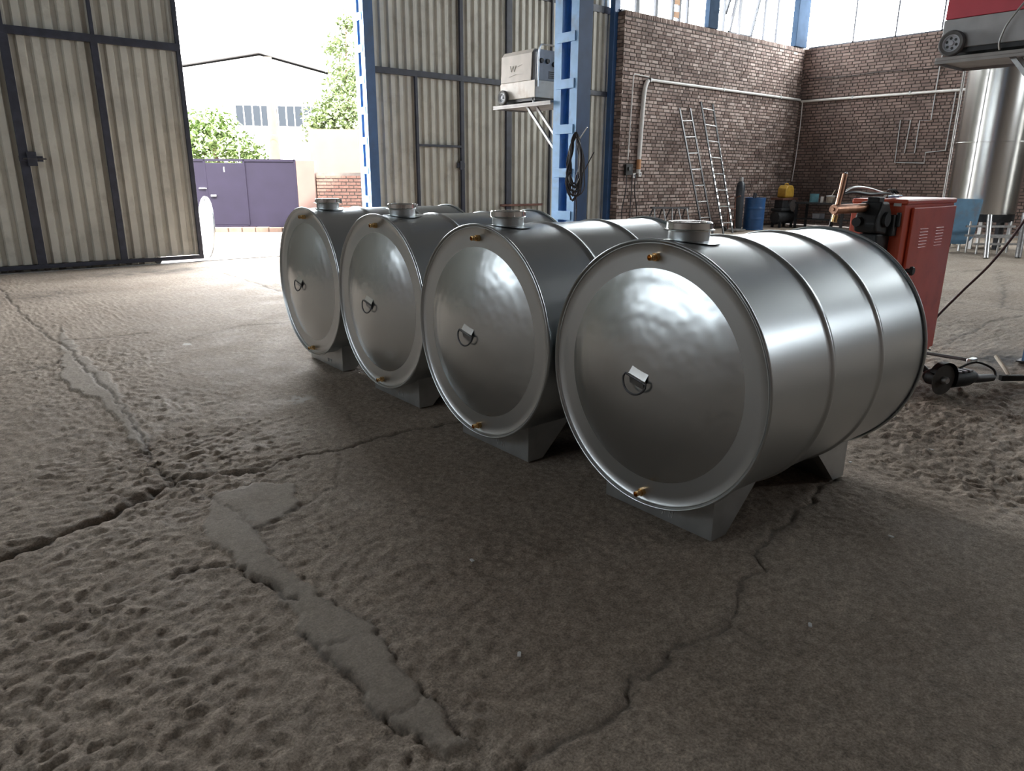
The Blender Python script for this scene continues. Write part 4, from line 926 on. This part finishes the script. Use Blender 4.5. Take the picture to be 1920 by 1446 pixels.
tag(MB().box(0, .46, -.06, .40, -.02, 1.80).build('gate_pillar', pillar_m, loc=(8.20, 18.59, 0), smooth=False, bevel=.01), 'pinkish rendered pillar at the right end of the purple gate', 'pillar').rotation_euler = (0, 0, ga)
yw = tag(MB().box(0, 3.4, .015, .25, -.02, 1.50).build('wall_yard', concrete_w, smooth=False), kind='structure'); yw.location = (8.60, 18.30, 0); yw.rotation_euler = (0, 0, ga + .06)
ent = []; 
for q in brick_list(3.4, 0, 1.46, 12): ent.append(q)
mbk = MB()
bq = sorted(ent, key=lambda q: abs(q[0] - .8) + abs(q[2] - 1.0))
cch = {}
for q in bq[:300]:
    k = round(q[1] - q[0], 2)
    if k not in cch: cch[k] = MB().box(0, k, -.004, .02, 0, .06).mesh('brick', ybrick, False)
    ob = link('brick', cch[k], yw); ob.location = (q[0], q[5] * -.8, q[2])
for q in bq[300:]: mbk.box(q[0], q[1], -q[5], .02, q[2], q[3])
tag(mbk.build('brickwork', ybrick, yw, smooth=False), kind='stuff')
ow = tag(MB().box(0, 4.5, 0, .3, -.02, 2.75).build('wall_ochre', orange_w, loc=(9.82, 21.24, 0), smooth=False), kind='structure'); ow.rotation_euler = (0, 0, ga)
tag(MB().tube([(9.15, 22.2, 0), (9.15, 22.2, 4.75)], [.17, .12], 14).build('utility_pole', pole_m), 'pale timber utility pole rising behind the purple gate', 'pole')
fn = thing('rail_fence', 'thin dark wire fence behind the purple gate', 'fence', (8.2, 22.6, 0), ga)
for x in (0, .8, 1.6): MB().tube([(x, 0, 0), (x, 0, 2.6)], .018, 6).build('post', steel_dark, fn)
for z in (2.58,): MB().tube([(-.2, 0, z), (1.7, 0, z)], .008, 6).build('wire', steel_dark, fn)

def tree(label, base, centers, n, lm, leaf=.10, seed=1):
    r = random.Random(seed); t = thing('tree', label, 'tree', base)
    V = []; F = []
    for i in range(n):
        cx, cy_, cz, R = r.choices(centers, weights=[c[3] ** 2 for c in centers])[0]
        v = Vector((r.gauss(0, 1), r.gauss(0, 1), r.gauss(0, 1))).normalized() * R * (r.random() ** .35) * (1 + .22 * math.sin(7 * cx + i))
        p = Vector((cx, cy_, cz)) + Vector((v.x, v.y, v.z * .85))
        e = Euler((r.uniform(-1, 1), r.uniform(-1, 1), r.uniform(0, 6.3))).to_matrix(); s = leaf * r.uniform(.6, 1.4); k = len(V)
        V += [tuple(p + e @ Vector(q)) for q in ((-s, 0, 0), (0, -s * .5, s * .12), (s, 0, 0), (0, s * .5, s * .12))]; F.append((k, k + 1, k + 2, k + 3))
    me = bpy.data.meshes.new('foliage'); me.from_pydata(V, [], F); me.materials.append(lm); tag(link('foliage', me, t), kind='stuff')
    c0 = centers[0]
    MB().tube(arc([(0, 0, -.02), (.05, .03, c0[2] * .5), (c0[0], c0[1], c0[2])], 5), [.13 - .007 * k for k in range(11)], 10).build('trunk', bark, t)
    for c in centers[1:]: MB().tube([(c0[0] * .5, c0[1] * .5, c0[2] * .55), (c[0], c[1], c[2])], [.06, .02], 7).build('branch', bark, t)
    return t
tree('round bushy green tree behind the purple gate', (8.35, 25.2, 0), [(0, 0, 2.3, 1.15), (-.8, .5, 2.1, .85), (.75, -.5, 2.15, .8), (.1, .1, 3.0, .65), (-.4, .4, 2.7, .8), (1.2, -.8, 1.7, .6)], 5200, leaf_a, .085, 3)
tree('tall pale green tree beyond the ochre wall, beside the gate column', (12.2, 23.5, 0), [(.0, -.0, 3.6, 1.0), (-.55, .2, 3.2, .8), (.15, -.2, 4.6, .75), (.0, .1, 5.5, .5), (.2, -.7, 2.6, .9), (-.9, .3, 2.8, .5), (.2, -.1, 6.2, .4)], 6500, leaf_b, .085, 5)
wh = thing('warehouse', 'overexposed white gabled warehouse beyond the yard', 'building', (15.7, 39.1, 0), math.radians(-30))
MB().prism([(-9.5, 0), (9.5, 0), (9.5, 5.0), (0, 7.3), (-9.5, 5.6)], 0, 14).build('wall', wh_m, wh, smooth=False)
MB().prism([(-9.9, 5.6), (0, 7.4), (9.9, 5.0), (9.9, 5.15), (0, 7.55), (-9.9, 5.75)], -.4, 14.4).build('roof', mat('warehouse_roof', (.06, .06, .06), .7), wh, smooth=False)
for k in range(5):
    wn = MB().box(-1.4 + k * .85, -.62 + k * .85, -.06, -.005, 3.9, 4.9).build('window', wh_win, wh, smooth=False)
    MB().box(-1.03 + k * .85, -.99 + k * .85, -.08, -.06, 3.9, 4.9).build('glazing_bar', wh_m, wn, smooth=False)
